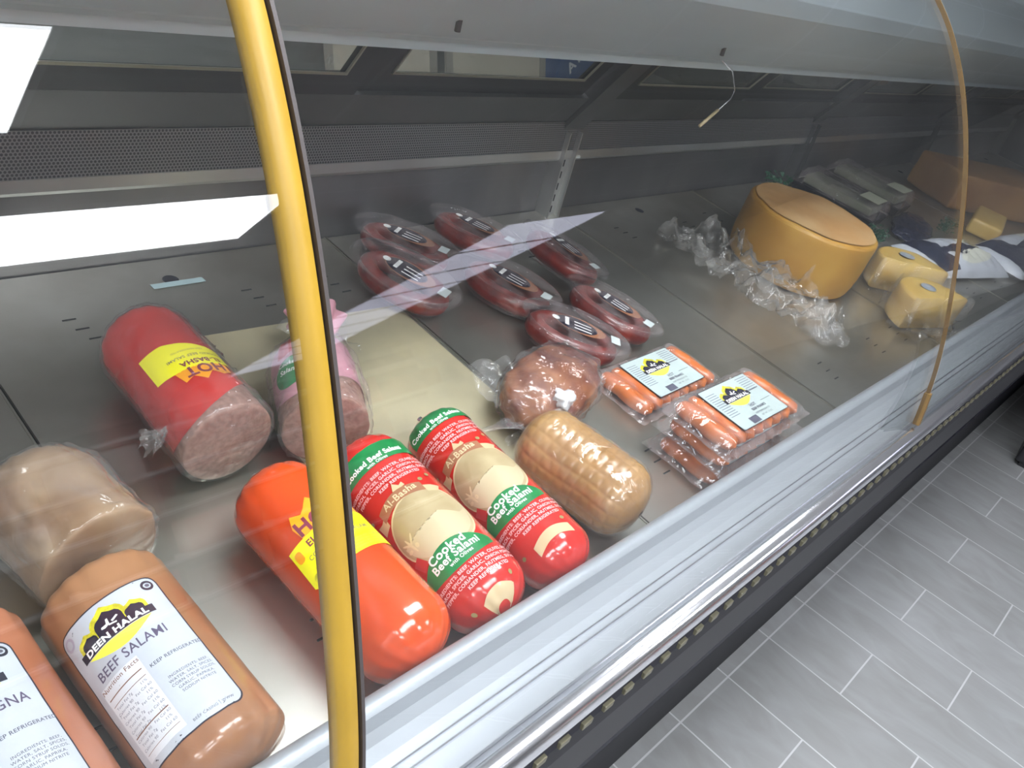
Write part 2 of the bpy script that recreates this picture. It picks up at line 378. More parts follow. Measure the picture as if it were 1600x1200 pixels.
while x < XB - .05:
    box(bm, (x, -.0835, .7285), (x + .015, -.078, .737), .001); box(bm, (x + .0195, -.0815, .7275), (x + .022, -.079, .7315)); x += .034; k += 1
bm.free(); M['insert'] = pbr('slot_insert', (.22, .205, .14), .35, .5)
def ins_bm(bm, x):
    box(bm, (x, -.0835, .7285), (x + .015, -.078, .737), .001); return bm
first = cpart('slot_insert', ins_bm(bmesh.new(), 0), 'insert'); base_mi = first.matrix_parent_inverse.copy()
x = -1.95; k = 0
while k < 100:
    o = first if k == 0 else first.copy()
    if k: COL.objects.link(o)
    o.location.x = x; x += .034; k += 1
bm = bmesh.new()
while x < XB - .05: ins_bm(bm, x); x += .034
x = XA + .03
while x < -1.97: ins_bm(bm, x); x += .034
o = cpart('slot_insert_rows', bm, 'insert'); o['kind'] = 'stuff'
bm = bmesh.new(); prism_x(bm, [(-.0795, .7525), (-.084, .760), (-.083, .772), (-.077, .779), (-.069, .781), (-.06, .781), (-.06, .7525)], XA, XB); cpart('chrome_trim', bm, 'chrome', smooth=True)
# front rail with the rolled lip in front of the pans
prof = [(-.0595, .755), (-.0595, .7865), (-.03, .7895), (-.020, .7925), (-.010, .799), (-.003, .8075)]
for k in range(25):
    a = math.radians(135 - 150 * k / 24); prof.append((.0085 + .0115 * math.cos(a), .8130 + .0125 * math.sin(a)))
prof += [(.0195, .790), (.0195, .745), (.01, .740), (-.03, .740)]
bm = bmesh.new(); prism_x(bm, prof, XA, XB); cpart('front_rail', bm, 'rail')
bm = bmesh.new()
for i, s in enumerate((0, 1)): box(bm, (XA, -.031 - .009 * s, .7885), (XB, -.0295 - .009 * s, .7925))
cpart('glass_channel', bm, 'chrome')
# pans
edges = [-2.785, -2.21, -1.6415, -1.087, -.512, .06, .635, 1.21, 1.785, 2.36, 2.90]
slit = None
for i in range(10):
    x0, x1 = edges[i] + .0015, edges[i + 1] - .0015
    bm = bmesh.new()
    def pf(off): return [(.0225, dz(.0225) + off), (.765, dz(.765) + off)]
    top = pf(0); bot = pf(-.004)
    prism_x(bm, [top[0], top[1], bot[1], bot[0]], x0, x1)
    for xx in (x0, x1 - .002):    # thin turned-up edges
        V = [(.0225, dz(.0225)), (.765, dz(.765)), (.765, dz(.765) + .0015), (.0225, dz(.0225) + .0015)]
        prism_x(bm, V, xx, xx + .002)
    prism_x(bm, [(.0225, dz(.0225) - .004), (.0255, dz(.0225) - .004), (.0255, dz(.0225) - .03), (.0225, dz(.0225) - .03)], x0, x1)
    pan = cpart('deck_pan', bm, 'pan')
    for sx in (.10, .34, .47):
        for sy in (.0, .022, .044):
            if not 1 <= i <= 6: continue
            for yb in (.66 - sy, .10 + sy):
                if slit is None:
                    bm = bmesh.new(); prism_x(bm, [(0, .0007), (.0022, .0007 + TT * .0022), (.0022, 0), (0, -.0002)], 0, .016); slit = cpart('vent_slit', bm, 'slit_dark', pan)
                    o = slit
                else: o = slit.copy(); COL.objects.link(o); o.parent = pan
                o.location = (x0 + sx + sy * .3, yb, dz(yb))
    bm = bmesh.new(); V = []
    yy = .712; xx = x0 + .262
    bm.faces.new([bm.verts.new((xx + .011 * math.cos(a), yy + .011 * math.sin(a), dz(yy + .011 * math.sin(a)) + .0007)) for a in [k * math.pi / 8 for k in range(16)]])
    o = cpart('finger_hole', bm, 'slot', pan)
# back of the case
bm = bmesh.new(); box(bm, (XA, .768, .70), (XB, .80, .93)); cpart('back_panel', bm, 'backsteel')
bm = bmesh.new(); prism_x(bm, [(.745, .925), (.742, .930), (.742, .946), (.768, .946), (.768, .925)], XA, XB); cpart('grille_lip', bm, 'steel')
bm = bmesh.new(); prism_x(bm, [(.7435, .9462), (.7435, 1.004), (.768, 1.004), (.768, .9462)], XA, XB); cpart('perforated_grille', bm, 'perf')
def lean(z, d=0): return .745 - .69 * (z - 1.006) + d
bm = bmesh.new(); prism_x(bm, [(lean(1.005), 1.005), (lean(1.0635), 1.0635), (lean(1.0635) + .05, 1.08), (.80, 1.0), (.80, .931), (.769, .931), (.769, 1.005)], XA, XB); cpart('door_sill', bm, 'steel_dark')
ups = [-2.82, -1.68, -.54, .60, 1.74, 2.88]
def bar(bm, p, q, wx, th):
    """leaning bar from (y,z) p to q centred on x=0, with width wx and thickness th"""
    d = Vector((0, q[0] - p[0], q[1] - p[1])).normalized(); nrm = Vector((0, d.z, -d.y)) * th
    return d, nrm
for i in range(len(ups) - 1):
    for j in range(2):
        a = ups[i] + .035 + j * .5375; b = a + .525; off = .012 * j
        dr = None
        bm = bmesh.new()
        z0, z1, fz, fx = 1.064, 1.345, .035, .038
        def q(z, d): return (lean(z) + off + d, z)
        prism_x(bm, [q(z0, 0), q(z0 + fz, 0), q(z0 + fz, .014), q(z0, .014)], a, b)
        prism_x(bm, [q(z1 - fz, 0), q(z1, 0), q(z1, .014), q(z1 - fz, .014)], a, b)
        for xa in (a, b - fx): prism_x(bm, [q(z0 + fz, 0), q(z1 - fz, 0), q(z1 - fz, .014), q(z0 + fz, .014)], xa, xa + fx)
        dr = cpart('sliding_door', bm, 'black')
        bm = bmesh.new(); prism_x(bm, [q(z0 + fz, -.0035), q(z0 + fz + .004, -.0035), q(z0 + fz + .004, .001), q(z0 + fz, .001)], a + fx, b - fx)
        for xa in (a + fx, b - fx - .003): prism_x(bm, [q(z0 + fz, -.003), q(z1 - fz, -.003), q(z1 - fz, .001), q(z0 + fz, .001)], xa, xa + .003)
        o = cpart('bead_strip', bm, pbr('bead_strip', (.38, .36, .28), .35, .6), dr)
        bm = bmesh.new(); prism_x(bm, [q(z0 + fz, .005), q(z1 - fz, .005), q(z1 - fz, .009), q(z0 + fz, .009)], a + fx, b - fx); cpart('door_pane', bm, 'doorglass', dr)
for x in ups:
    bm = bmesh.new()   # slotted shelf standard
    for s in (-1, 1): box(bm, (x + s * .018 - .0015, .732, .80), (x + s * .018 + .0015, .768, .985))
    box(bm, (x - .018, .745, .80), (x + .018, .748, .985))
    u = cpart('upright', bm, 'steel' if x < 0 else 'steel_dark')  # right-hand uprights darker: shade at the back put into their steel
    if abs(x) < 1:
        for k in range(7):
            bm = bmesh.new(); box(bm, (x - .003, .7435, .812 + k * .025), (x + .003, .7452, .826 + k * .025)); cpart('upright_slot', bm, 'slot', u)
    for q_ in ((x + .024, .739, .93), (x + .024, .764, .885)):
        bm = bmesh.new(); box(bm, q_, (q_[0] + .018, q_[1] + .0035, q_[2] + .004)); cpart('price_clip', bm, 'steelpale', u)
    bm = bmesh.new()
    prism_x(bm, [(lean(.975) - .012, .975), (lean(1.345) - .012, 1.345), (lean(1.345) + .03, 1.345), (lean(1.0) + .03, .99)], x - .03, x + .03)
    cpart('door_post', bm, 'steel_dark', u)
# canopy with lamp housing
bm = bmesh.new(); prism_x(bm, [(.498, 1.186), (.494, 1.197), (.485, 1.204), (.46, 1.212), (.30, 1.312), (.285, 1.335), (.27, 1.42), (.50, 1.44), (.52, 1.36), (.518, 1.20)], XA, XB); can = cpart('canopy', bm, 'canopy')
bm = bmesh.new()
for yy, zz in ((.492, 1.206), (.455, 1.221), (.40, 1.256), (.31, 1.314)): tube(bm, [(XA, yy, zz), (XB, yy, zz)], .0035, 8)
cpart('canopy_ribs', bm, 'rail', can, True)
for x, yy, zz in ((-1.23, .42, 1.246), (-.67, .42, 1.246)):
    bm = bmesh.new(); box(bm, (x, yy - .006, zz - .018), (x + .006, yy - .001, zz), .001); cpart('hanging_clip', bm, 'gasket', can)
bm = bmesh.new(); pts = [(-.540, .485, 1.206), (-.50, .478, 1.19), (-.482, .47, 1.16), (-.485, .47, 1.145), (-.515, .47, 1.125)]; tube(bm, pts, .0012, 6)
cpart('wire_holder', bm, 'chrome', can, True)
bm = bmesh.new(); tube(bm, [(-.515, .47, 1.125), (-.558, .47, 1.097)], .0032, 6); cpart('tag_tube', bm, 'beige', can, True)
# side panels
for nm, a, b in (('end_panel', XA - .03, XA), ('end_panel', XB, XB + .03)):
    bm = bmesh.new(); prism_x(bm, [(-.08, .6), (.03, 0), (.80, 0), (.80, 1.0), (.60, 1.45), (.30, 1.45), (.17, 1.36), (.06, 1.19), (-.02, .99), (-.07, .79)], a, b); cpart(nm, bm, 'black')
# curved glass: panes from rail to canopy
GP = [(-.0675, .7885), (-.062, .83), (-.055, .87), (-.044, .915), (-.031, .955), (-.018, .99), (.006, 1.06), (.033, 1.125), (.061, 1.187), (.092, 1.245), (.130, 1.302), (.176, 1.358), (.225, 1.40), (.28, 1.425)]
def smooth_prof(P, n=8):
    out = []
    for i in range(len(P) - 1):
        p0, p1, p2, p3 = (Vector(P[max(0, i - 1)]), Vector(P[i]), Vector(P[i + 1]), Vector(P[min(len(P) - 1, i + 2)]))
        for k in range(n):
            t = k / n; out.append(tuple(.5 * ((2 * p1) + (p2 - p0) * t + (2 * p0 - 5 * p1 + 4 * p2 - p3) * t * t + (-p0 + 3 * p1 - 3 * p2 + p3) * t ** 3)))
    out.append(P[-1]); return out
for _ in range(2): GP = [GP[0]] + [((a[0] + 2 * b[0] + c[0]) / 4, (a[1] + 2 * b[1] + c[1]) / 4) for a, b, c in zip(GP, GP[1:], GP[2:])] + [GP[-1]]
G = smooth_prof(GP)
joints = [XA, -1.6415, -.48, .675, 1.83, XB]
for i in range(5):
    a, b = joints[i] + .003, joints[i + 1] - .003
    bm = bmesh.new(); ins = offset_prof(G, -.003); outp = offset_prof(G, .003)
    prism_x(bm, outp, a, b, False); prism_x(bm, ins, a, b, False)
    prism_x(bm, [outp[0], ins[0]], a, b, False); prism_x(bm, [outp[-1], ins[-1]], a, b, False)
    for xx in (a, b):
        for k in range(len(G) - 1): bm.faces.new([bm.verts.new((xx, *q)) for q in (outp[k], outp[k + 1], ins[k + 1], ins[k])])
    pane = cpart('curved_glass_pane', bm, 'glass', smooth=True)
    if i == 0:   # amber plastic edge strip on the open edge of the left pane
        bm = bmesh.new(); n = len(G); wq = offset_prof(G, .0075); wi = offset_prof(G, -.0045)
        x0, x1 = b - .014, b + .0035
        sec = []
        for k in range(n):
            o_ = wq[k]; i_ = wi[k]; mid = ((o_[0] + i_[0]) / 2, (o_[1] + i_[1]) / 2)
            sec.append([bm.verts.new(v) for v in ((x0, *i_), (x0, *mid), (x0 + .004, *o_), (x1 - .004, *o_), (x1, *mid), (x1, *i_))])
        for k in range(n - 1):
            for j in range(6): bm.faces.new((sec[k][j], sec[k][(j + 1) % 6], sec[k + 1][(j + 1) % 6], sec[k + 1][j]))
        bm.faces.new(sec[0][::-1]); bm.faces.new(sec[-1])
        st = cpart('edge_strip', bm, 'yellow_trim', pane, True); st['label'] = 'amber plastic edge strip'
        bm = bmesh.new(); prism_x(bm, offset_prof(G, .006) + offset_prof(G, -.0035)[::-1], x1 + .0003, x1 + .0028); cpart('edge_gasket', bm, 'gasket', pane)
    else:
        bm = bmesh.new(); prism_x(bm, offset_prof(G, .0032) + offset_prof(G, -.0032)[::-1], b + .0002, b + .0014)
        cpart('edge_bead', bm, 'amber', pane)
        bm = bmesh.new(); prism_x(bm, offset_prof(G[:12], .0055) + offset_prof(G[:12], -.005)[::-1], b - .003, b + .006)
        cpart('glass_clip', bm, 'amber', pane)

tag(obj('shelf_sticker', (lambda b: (box(b, (-1.410, .694, dz(.706) + .0010), (-1.336, .706, dz(.706) + .0016)), b)[1])(bmesh.new()), 'sticker_blue'), 'pale blue strip sticker on the pan below the round finger hole', 'sticker')
# added cream sheet: a warm reflection on the pan, put into its colour
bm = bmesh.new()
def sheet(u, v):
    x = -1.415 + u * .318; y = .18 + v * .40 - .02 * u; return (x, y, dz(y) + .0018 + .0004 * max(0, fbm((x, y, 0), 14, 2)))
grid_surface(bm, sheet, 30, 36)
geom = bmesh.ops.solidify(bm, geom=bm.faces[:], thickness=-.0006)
tag(obj('reflection_sheet', bm, 'cream', None, True), 'added stained cream sheet on the steel pan, drawn for a warm reflection', 'reflection sheet')

# ------------------------------------------------------------------ chubs and rolls
def on_deck(rz, tx=0, ty=0):
    return (Matrix.Rotation(TILT, 3, 'X') @ Matrix.Rotation(rz, 3, 'Z') @ Matrix.Rotation(ty, 3, 'Y') @ Matrix.Rotation(tx, 3, 'X')).to_euler()
class Chub:
    def __init__(s, x, y, yaw, r, L, name, label, cat, group=None, e=.62, flat=False, pitch=0, twist=0, lift=0, bumpy=.006, seed=1, pw=2.2):
        s.r, s.L, s.e, s.flat, s.tw, s.seed, s.b, s.pw = r, L, e, flat, twist, seed, bumpy, pw
        s.root = thing(name, label, cat, (x, y, dz(y) + lift + r), group)
        s.root.rotation_euler = on_deck(-yaw)
    def rad(s, v):
        h = s.L / 2; d = h - abs(v); er = s.e * s.r
        if s.flat and v < 0: er = .10 * s.r
        if d >= er: return s.r
        k = max(0, d / er); return s.r * max(0, 1 - (1 - k) ** s.pw) ** (1 / s.pw)
    def pt(s, u, v, off=0):
        th = u / s.r + s.tw; R = s.rad(v)
        p = Vector((math.sin(th), v, math.cos(th)))
        crk = s.b * s.r * fbm((math.sin(th) * 3, v * 25, math.cos(th) * 3), 1, s.seed)
        hh = s.L / 2 - abs(v)
        if not (s.flat and v < 0) and hh < s.r: crk += s.r * .022 * (1 - hh / s.r) * math.sin(th * 17 + 3 * v)
        R = R + crk * (R / s.r)
        return Vector((math.sin(th) * (R + off), v, math.cos(th) * (R + off)))
    def body(s, mat, name='casing', nv=70, nu=72):
        bm = bmesh.new(); vs = []
        for j in range(nv + 1):
            t = j / nv; v = -s.L / 2 + s.L * (.5 - .5 * math.cos(math.pi * t)) if True else 0
            vs.append(min(max(v, -s.L / 2 + 1e-5), s.L / 2 - 1e-5))
        C = 2 * math.pi * s.r
        V = [[bm.verts.new(s.pt(C * i / nu, v)) for v in vs] for i in range(nu)]
        for i in range(nu):
            A, B = V[i], V[(i + 1) % nu]
            for j in range(nv): bm.faces.new((A[j], B[j], B[j + 1], A[j + 1]))
        bm.faces.new([V[i][0] for i in range(nu)]); bm.faces.new([V[i][-1] for i in range(nu)][::-1])
        return kid(name, bm, mat, s.root, True)
    def decal(s, name, mat, layer, polys=(), texts=(), du=0, dv=0, maxlen=.005):
        return decal(name, mat, s.root, lambda x, y, o: s.pt(x + du, y + dv, o), layer, polys, texts, maxlen)
    def clip(s, v, out):
        bm = bmesh.new(); tube(bm, [(0, v, 0), (0, v + out * .012, 0)], .0035, 8); tube(bm, [(-.006, v + out * .006, 0), (.006, v + out * .006, 0)], .003, 8)
        kid('end_clip', bm, 'chrome', s.root)

def wrap_shell(root, fn, name='plastic_wrap', mat='film', nu=170, nv=110):
    bm = bmesh.new(); grid_surface(bm, fn, nu, nv, True); return kid(name, bm, mat, root, True)

# --- orange chub
c = Chub(-1.498, .151, -.051, .047, .254, 'salami_chub', 'glossy orange salami chub with a yellow label, behind the amber strip', 'salami', e=.85, seed=1, bumpy=.003)
c.body('orange'); c.clip(.126, 1)
lab = [(-.054, .0225), (-.0565, -.019), (-.052, -.0225)] + [(-.05 + .1 * k / 10, -.0225) for k in range(1, 11)] + [(.052, -.0195), (.052, .0225)] + [(.05 - .1 * k / 10, .0225) for k in range(1, 10)]
c.decal('label', 'yellow', 1, [lab])
fl = [(-.034, .0225), (-.036, .036), (-.031, .048), (-.022, .0425), (-.017, .046), (-.008, .056), (-.004, .051), (.004, .062), (.010, .050), (.018, .056), (.021, .045), (.030, .050), (.034, .036), (.032, .0225)]
c.decal('flame_print', 'flame', 1, [fl])
c.decal('lettering', 'purple', 2.5, [], [('HOT', .0210, -.0125, .0305, 0, .0007, .95), ('EL-BASHA', .0098, -.013, .0145, 0, .0003, .95)])
c.decal('small_print', 'olive', 2.5, [rect(-.02, .0078, .03, .0081)] + [rect(-.043, -.0075 - .0026 * k, -.012, -.0072 - .0026 * k) for k in range(4)], [('COOKED BEEF SALAMI', .0066, -.008, .0025, 0, .0001, .95), ('KEEP REFRIGERATED', .003, .036, -.008, 0, 0)] + [('INGREDIENTS: BEEF, WATER, SALT', .0026, .012, -.009 - .0032 * k, 0, 0) for k in range(4)])
c.decal('seal_mark', 'flame', 2.2, [rrect(-.0515, .006, -.0435, .0175, .003)])
c.decal('stamp_mark', 'logoY', 2.2, [ell(-.046, -.0155, .0048, .0048)])

# --- the two red "cooked beef salami" chubs
def basha(c, dv, du):
    R = c.r
    def band(v0, v1, a=-math.pi, b=math.pi, n=40): return [(a * R + (b - a) * R * k / n, v0) for k in range(n + 1)] + [(b * R - (b - a) * R * k / n, v1) for k in range(n + 1)]
    def P(L): return [(x + du, y + dv) for x, y in L]
    c.body('red'); c.clip(c.L / 2, 1)
    # medallion
    c.decal('medallion_edge', 'outline', .8, [P(ell(0, -.018, .0455, .0405))])
    c.decal('medallion', 'beige', 1.4, [P(ell(0, -.018, .0435, .0385))])
    c.decal('olive_branch', 'outline', 2.2, [P(ell(-.032, -.022, .0014, .010, 12, .2)), P(ell(-.0355, -.019, .0012, .006, 12, .9)), P(ell(-.028, -.017, .0012, .0065, 12, -.6)), P(ell(-.037, -.026, .0028, .002, 12)), P(ell(-.027, -.026, .0022, .0028, 12))])
    c.decal('hill_print', 'hill', 2.0, [P([(.040 * math.cos(a), -.018 + .035 * math.sin(a)) for a in [math.pi * (1.02 + .96 * k / 20) for k in range(21)]] + [(.03, -.024), (.01, -.012), (-.012, -.022), (-.030, -.030)])])
    c.decal('book_print', 'redbook', 2.4, [P([(-.046, -.038), (-.036, -.034), (-.030, -.046), (-.040, -.052)])])
    # green cartouche
    g = [(-.052 + .088 * k / 20, -.0695 - .004 * math.sin(math.pi * k / 20)) for k in range(21)] + [(.036 - .088 * k / 20, -.0625 + .019 * math.sin(math.pi * min(1, max(0, k / 20))) ** .8) for k in range(21)]
    c.decal('green_cartouche', 'green', 2.8, [P(g)])
    c.decal('salami_lettering', 'printw', 3.6, [], [('Cooked', .0125, -.010 + du, -.0505 + dv, 0, .00035), ('Beef Salami', .0115, -.006 + du, -.0595 + dv, 0, .0003), ('with Olives', .0055, -.004 + du, -.0665 + dv, 0, .0001)])
    # name ribbon
    rb = [(-.036 + .054 * k / 14, .0145 + .006 * math.sin(math.pi * k / 14)) for k in range(15)] + [(.018 - .054 * k / 14, .0265 + .006 * math.sin(math.pi * k / 14)) for k in range(15)]
    tails = [[(-.046, .006), (-.034, .010), (-.033, .021), (-.040, .018), (-.047, .019)], [(.016, .022), (.027, .019), (.036, .015), (.030, .009), (.019, .012)]]
    c.decal('ribbon', 'ribbon', 3.0, [P(rb)]); c.decal('ribbon_tails', 'ribbon_l', 2.6, [P(t) for t in tails] + [P([(-.010, .033), (-.006, .041), (-.001, .035), (.003, .037), (.004, .032), (-.006, .031)])])
    c.decal('name_lettering', 'outline', 3.8, [], [('Al-Basha', .0105, -.008 + du, .0255 + dv, .0, .0002)])
    # bands of small print
    for v in (.052, -.0855):
        c.decal('small_print', 'pinkink', 1.6, [], [(t, .0050, du + sh, v + dv - .0058 * k + .008, 0, .00014, 1.05) for k, (t, sh) in enumerate((('INGREDIENTS: BEEF, WATER, OLIVES, SALT', -.002), ('STARCH, SPICES, GARLIC, ONION POWDER', 0), ('PEPPER, CORIANDER, NUTMEG, SUGAR', .001), ('KEEP REFRIGERATED', .006)))])
    c.decal('sprig_print', 'olive', 1.6, [P(ell(x, y, .0028, .0024, 10)) for x, y in ((.022, .030), (-.05, .028), (.035, .034), (.026, -.105), (-.038, -.112), (-.056, -.03))])
    if dv + .068 < c.L / 2 - .01:
        c.decal('green_band', 'green', 2.0, [band(.070 + dv, min(.094 + dv, c.L / 2 - .010), -1.5, 1.3)])
        c.decal('band_lettering', 'printw', 3.0, [], [('Cooked Beef Salami', .0085, du - .002, .0785 + dv, 0, .0003), ('with Olives', .005, du, .0725 + dv, 0, .0001)])
    rb2 = [(x, y - .140) for x, y in rb]
    c.decal('lower_ribbon', 'ribbon_l', 2.0, [P([(x * .9 + .01, max(y, -.17)) for x, y in rb2])])
c1 = Chub(-1.393, .150, 0, .045, .252, 'salami_chub', 'red beef salami chub with green bands, between the orange chub and its twin', 'salami', 'red cooked beef salami chubs', e=.8, seed=3, bumpy=.004)
basha(c1, -.001, -.018)
c2 = Chub(-1.284, .153, .026, .042, .258, 'salami_chub', 'red beef salami chub with green bands, next to the netted roast', 'salami', 'red cooked beef salami chubs', e=.8, seed=4, bumpy=.004)
basha(c2, .022, -.020)

# --- Deen Halal beef salami and bologna
def crest(c, x0, y0, k, d):
    """mosque-dome crest: yellow lobes, black lobes, ribbon with white letters, yellow dish"""
    def T(L): return [(x0 + x * k, y0 + y * k) for x, y in L]
    def lobe(cx, w, h, b=0): return [(cx - w, b)] + [(cx - w * math.cos(a) * (1.06 if i in (2, 6) else 1), b + h * .45 + h * (.42 + (.13 if i == 4 else 0)) * math.sin(a)) for i, a in enumerate([math.pi * k / 8 for k in range(9)])] + [(cx + w, b)]
    d('crest_yellow', 'logoY', 1.6, [T(lobe(-.019, .0085, .0125)), T(lobe(.019, .0085, .0125)), T(lobe(0, .0135, .0215))])
    d('crest_black', 'ink', 2.4, [T(lobe(-.018, .0068, .0085)), T(lobe(.018, .0068, .0085)), T(lobe(0, .0105, .0165)), T([(-.030, -.006), (.030, -.006), (.030, .001), (-.030, .001)])])
    d('crest_dish', 'logoY2', 1.8, [T([(-.026 + .052 * i / 16, -.0065) for i in range(17)] + [(.026 - .052 * i / 16, -.0065 - .0105 * math.sin(math.pi * i / 16)) for i in range(1, 16)])])
    d('crest_lettering', 'printw', 3.4, [T([(-.0065, .0045), (-.004, .0035), (.0, .0045), (.0005, .0095), (-.001, .0095), (-.002, .006), (-.006, .006)]), T([(.0025, .0045), (.0075, .0065), (.0065, .0078), (.0018, .006)]), T([(-.001, .0035), (.0045, .002), (.0048, .0032), (-.0006, .0047)])],
      [('DEEN HALAL', .0072 * k, x0, y0 - .0026 * k, 0, .0003 * k, 1.12)])
def deen_label(c, word, u0, u1, v0, v1):
    um = (u0 + u1) / 2
    c.decal('label_edge', 'ink', .6, [rrect(u0 - .0012, v0 - .0012, u1 + .0012, v1 + .0012, .008)])
    c.decal('label', 'labelw', 1.0, [rrect(u0, v0, u1, v1, .0075)])
    crest(c, um - .002, v1 - .0255, 1.02, c.decal)
    c.decal('product_lettering', 'inkplum', 1.6, [], [(word, .0112, um - .002, v1 - .0485, 0, .0001, .86)])
    c.decal('facts_panel', 'paperwhite', 1.4, [rect(u0 + .006, v0 + .006, u0 + .041, v1 - .0555)])
    ft = [('Nutrition Facts', .0052, u0 + .0235, v1 - .0585, 0, .00005)]
    ln = [rect(u0 + .008, y, u0 + .039, y + h) for y, h in ((v1 - .0668, .0009), (v1 - .0725, .0005), (v0 + .026, .0009), (v0 + .011, .0004))]
    c.decal('facts_lines', 'inkbrown', 2.0, ln, ft)
    tt = [('Calories 90   Fat Cal 60' if k % 2 else 'Total Fat 7g        11%', .0030, u0 + .0235, v1 - .0755 - .0042 * k, 0, 0) for k in range(10) if v1 - .0755 - .0042 * k > v0 + .012]
    c.decal('facts_print', 'inklight', 2.0, [], tt)
    c.decal('side_print', 'inkgrey', 1.6, [], [('KEEP REFRIGERATED', .0041, u1 - .019, v1 - .070, 0, .00005)] + [(t, .0032, u1 - .019, v1 - .086 - .0037 * k, 0, 0) for k, t in enumerate(('INGREDIENTS: BEEF,', 'WATER, SALT, SPICES,', 'CORN SYRUP SOLIDS,', 'GARLIC, PAPRIKA,', 'SODIUM NITRITE'))] + [('BEEF CASING | WWW', .0030, u1 - .022, v0 + .005, 0, 0)])
    c.decal('seal_mark', 'ink', 1.6, [ell(u1 - .0075, v1 - .0075, .0048, .0048)]); c.decal('seal_ring', 'labelw', 2.0, [ell(u1 - .0075, v1 - .0075, .0030, .0026, 20)]); c.decal('seal_core', 'inkgrey', 2.3, [ell(u1 - .0075, v1 - .0075, .0018, .0015, 12)])
    c.decal('pale_seal', 'lilac', 1.6, [ell(u0 + .007, v1 - .0085, .0050, .0055)]); c.decal('pale_seal_core', 'labelw', 2.0, [ell(u0 + .007, v1 - .0085, .0030, .0035, 20)])
c = Chub(-1.680, .1275, -.058, .0500, .208, 'salami_chub', 'tan beef salami chub with a white crest label, under the wrapped beige ham', 'salami', e=.40, seed=5, bumpy=.012)
c.body('deen'); deen_label(c, 'BEEF SALAMI', -.0645, .0185, -.073, .0555)
c = Chub(-1.789, .1275, -.06, .0495, .208, 'bologna_chub', 'pinkish bologna chub with a white label, cut off by the left edge', 'bologna', e=.40, seed=6, bumpy=.012)
c.body('bologna'); deen_label(c, 'BEEF BOLOGNA', -.058, .025, -.075, .0525)

# --- netted roast
c = Chub(-1.162, .126, -.15, .049, .172, 'netted_roast', 'golden brown poultry roast in elastic netting under shiny film', 'roast', e=.75, seed=7)
def netpt(i, nu, v):
    th = 2 * math.pi * i / nu; R = c.rad(v)
    g = min(abs(math.sin(v * math.pi / .0125)), abs(math.sin(th * 9 + .25 * math.sin(v * 60)))) ** .5
    R *= .968 + .034 * g + .012 * fbm((math.sin(th) * 2, v * 12, math.cos(th) * 2), 1, 9)
    return Vector((math.sin(th) * R, v, math.cos(th) * R))
bm = bmesh.new(); nu, nv = 180, 130
V = [[bm.verts.new(netpt(i, nu, -c.L / 2 * .999 + c.L * .998 * (.5 - .5 * math.cos(math.pi * j / nv)))) for j in range(nv + 1)] for i in range(nu)]
for i in range(nu):
    for j in range(nv): bm.faces.new((V[i][j], V[(i + 1) % nu][j], V[(i + 1) % nu][j + 1], V[i][j + 1]))
kid('roast_body', bm, 'roast', c.root, True)
def shell(c, off, amp, sc, seed, ext=.0):
    def f(u, v):
        vv = -c.L / 2 * .99999 + c.L * .99998 * v; th = 2 * math.pi * u
        p = c.pt(c.r * th, vv); n_ = Vector((p.x, 0, p.z)).normalized()
        a = amp * (.3 + 1.3 * max(0, 1 - 5 * abs(fbm((p.x * 34, vv * 22, p.z * 34), sc, seed))) + .8 * abs(fbm((p.x * 30, vv * 30, p.z * 30), sc, seed + 9)))
        q = p + n_ * (off + a) * (c.rad(vv) / c.r + .05); q.y += (off * 1.5) * (1 if vv > 0 else -1) * (1 - c.rad(vv) / c.r)
        return q
    return f
wrap_shell(c.root, shell(c, .0012, .0006, .5, 2), 'plastic_film', 'blister', 80, 60)
def strands(root, base, tips, mat='film_bright', name='film_tail', seed=0):
    """pulled fan of stretched film from a gathered point"""
    bm = bmesh.new(); base = Vector(base); T = [Vector(t) for t in tips]
    def f(u, v):
        k = u * (len(T) - 1); i = min(int(k), len(T) - 2); e = T[i].lerp(T[i + 1], k - i)
        p = base.lerp(e, v ** .8); nn = fbm((u * 6, v * 3, seed), 1, seed)
        return p + Vector((0, 0, .010 * nn * v + .004 * math.sin(u * 22) * v)) + Vector((nn * .004, -nn * .004, 0))
    grid_surface(bm, f, 36, 18); return kid(name, bm, mat, root, True)
# far end film stretched between roast and salami
strands(c.root, (-.01, .082, .012), [(-.02, .085, .010), (-.028, .10, .018), (-.035, .11, .014), (-.06, .118, .006), (-.03, .125, -.004), (.02, .12, -.012)], 'film', seed=3)

# --- wrapped beige ham (left)
c = Chub(-1.683, .306, -.16, .052, .128, 'wrapped_ham', 'short beige ham piece in cling film behind the beef salami chub', 'ham', e=.95, flat=True, seed=8, bumpy=.05)
c.body('beigemeat', 'ham'); wrap_shell(c.root, shell(c, .0016, .0022, .5, 5))
strands(c.root, (-.03, .055, .02), [(-.075, .05, .0), (-.07, .075, .012), (-.03, .09, .02), (.0, .085, .012)], 'film', seed=5)
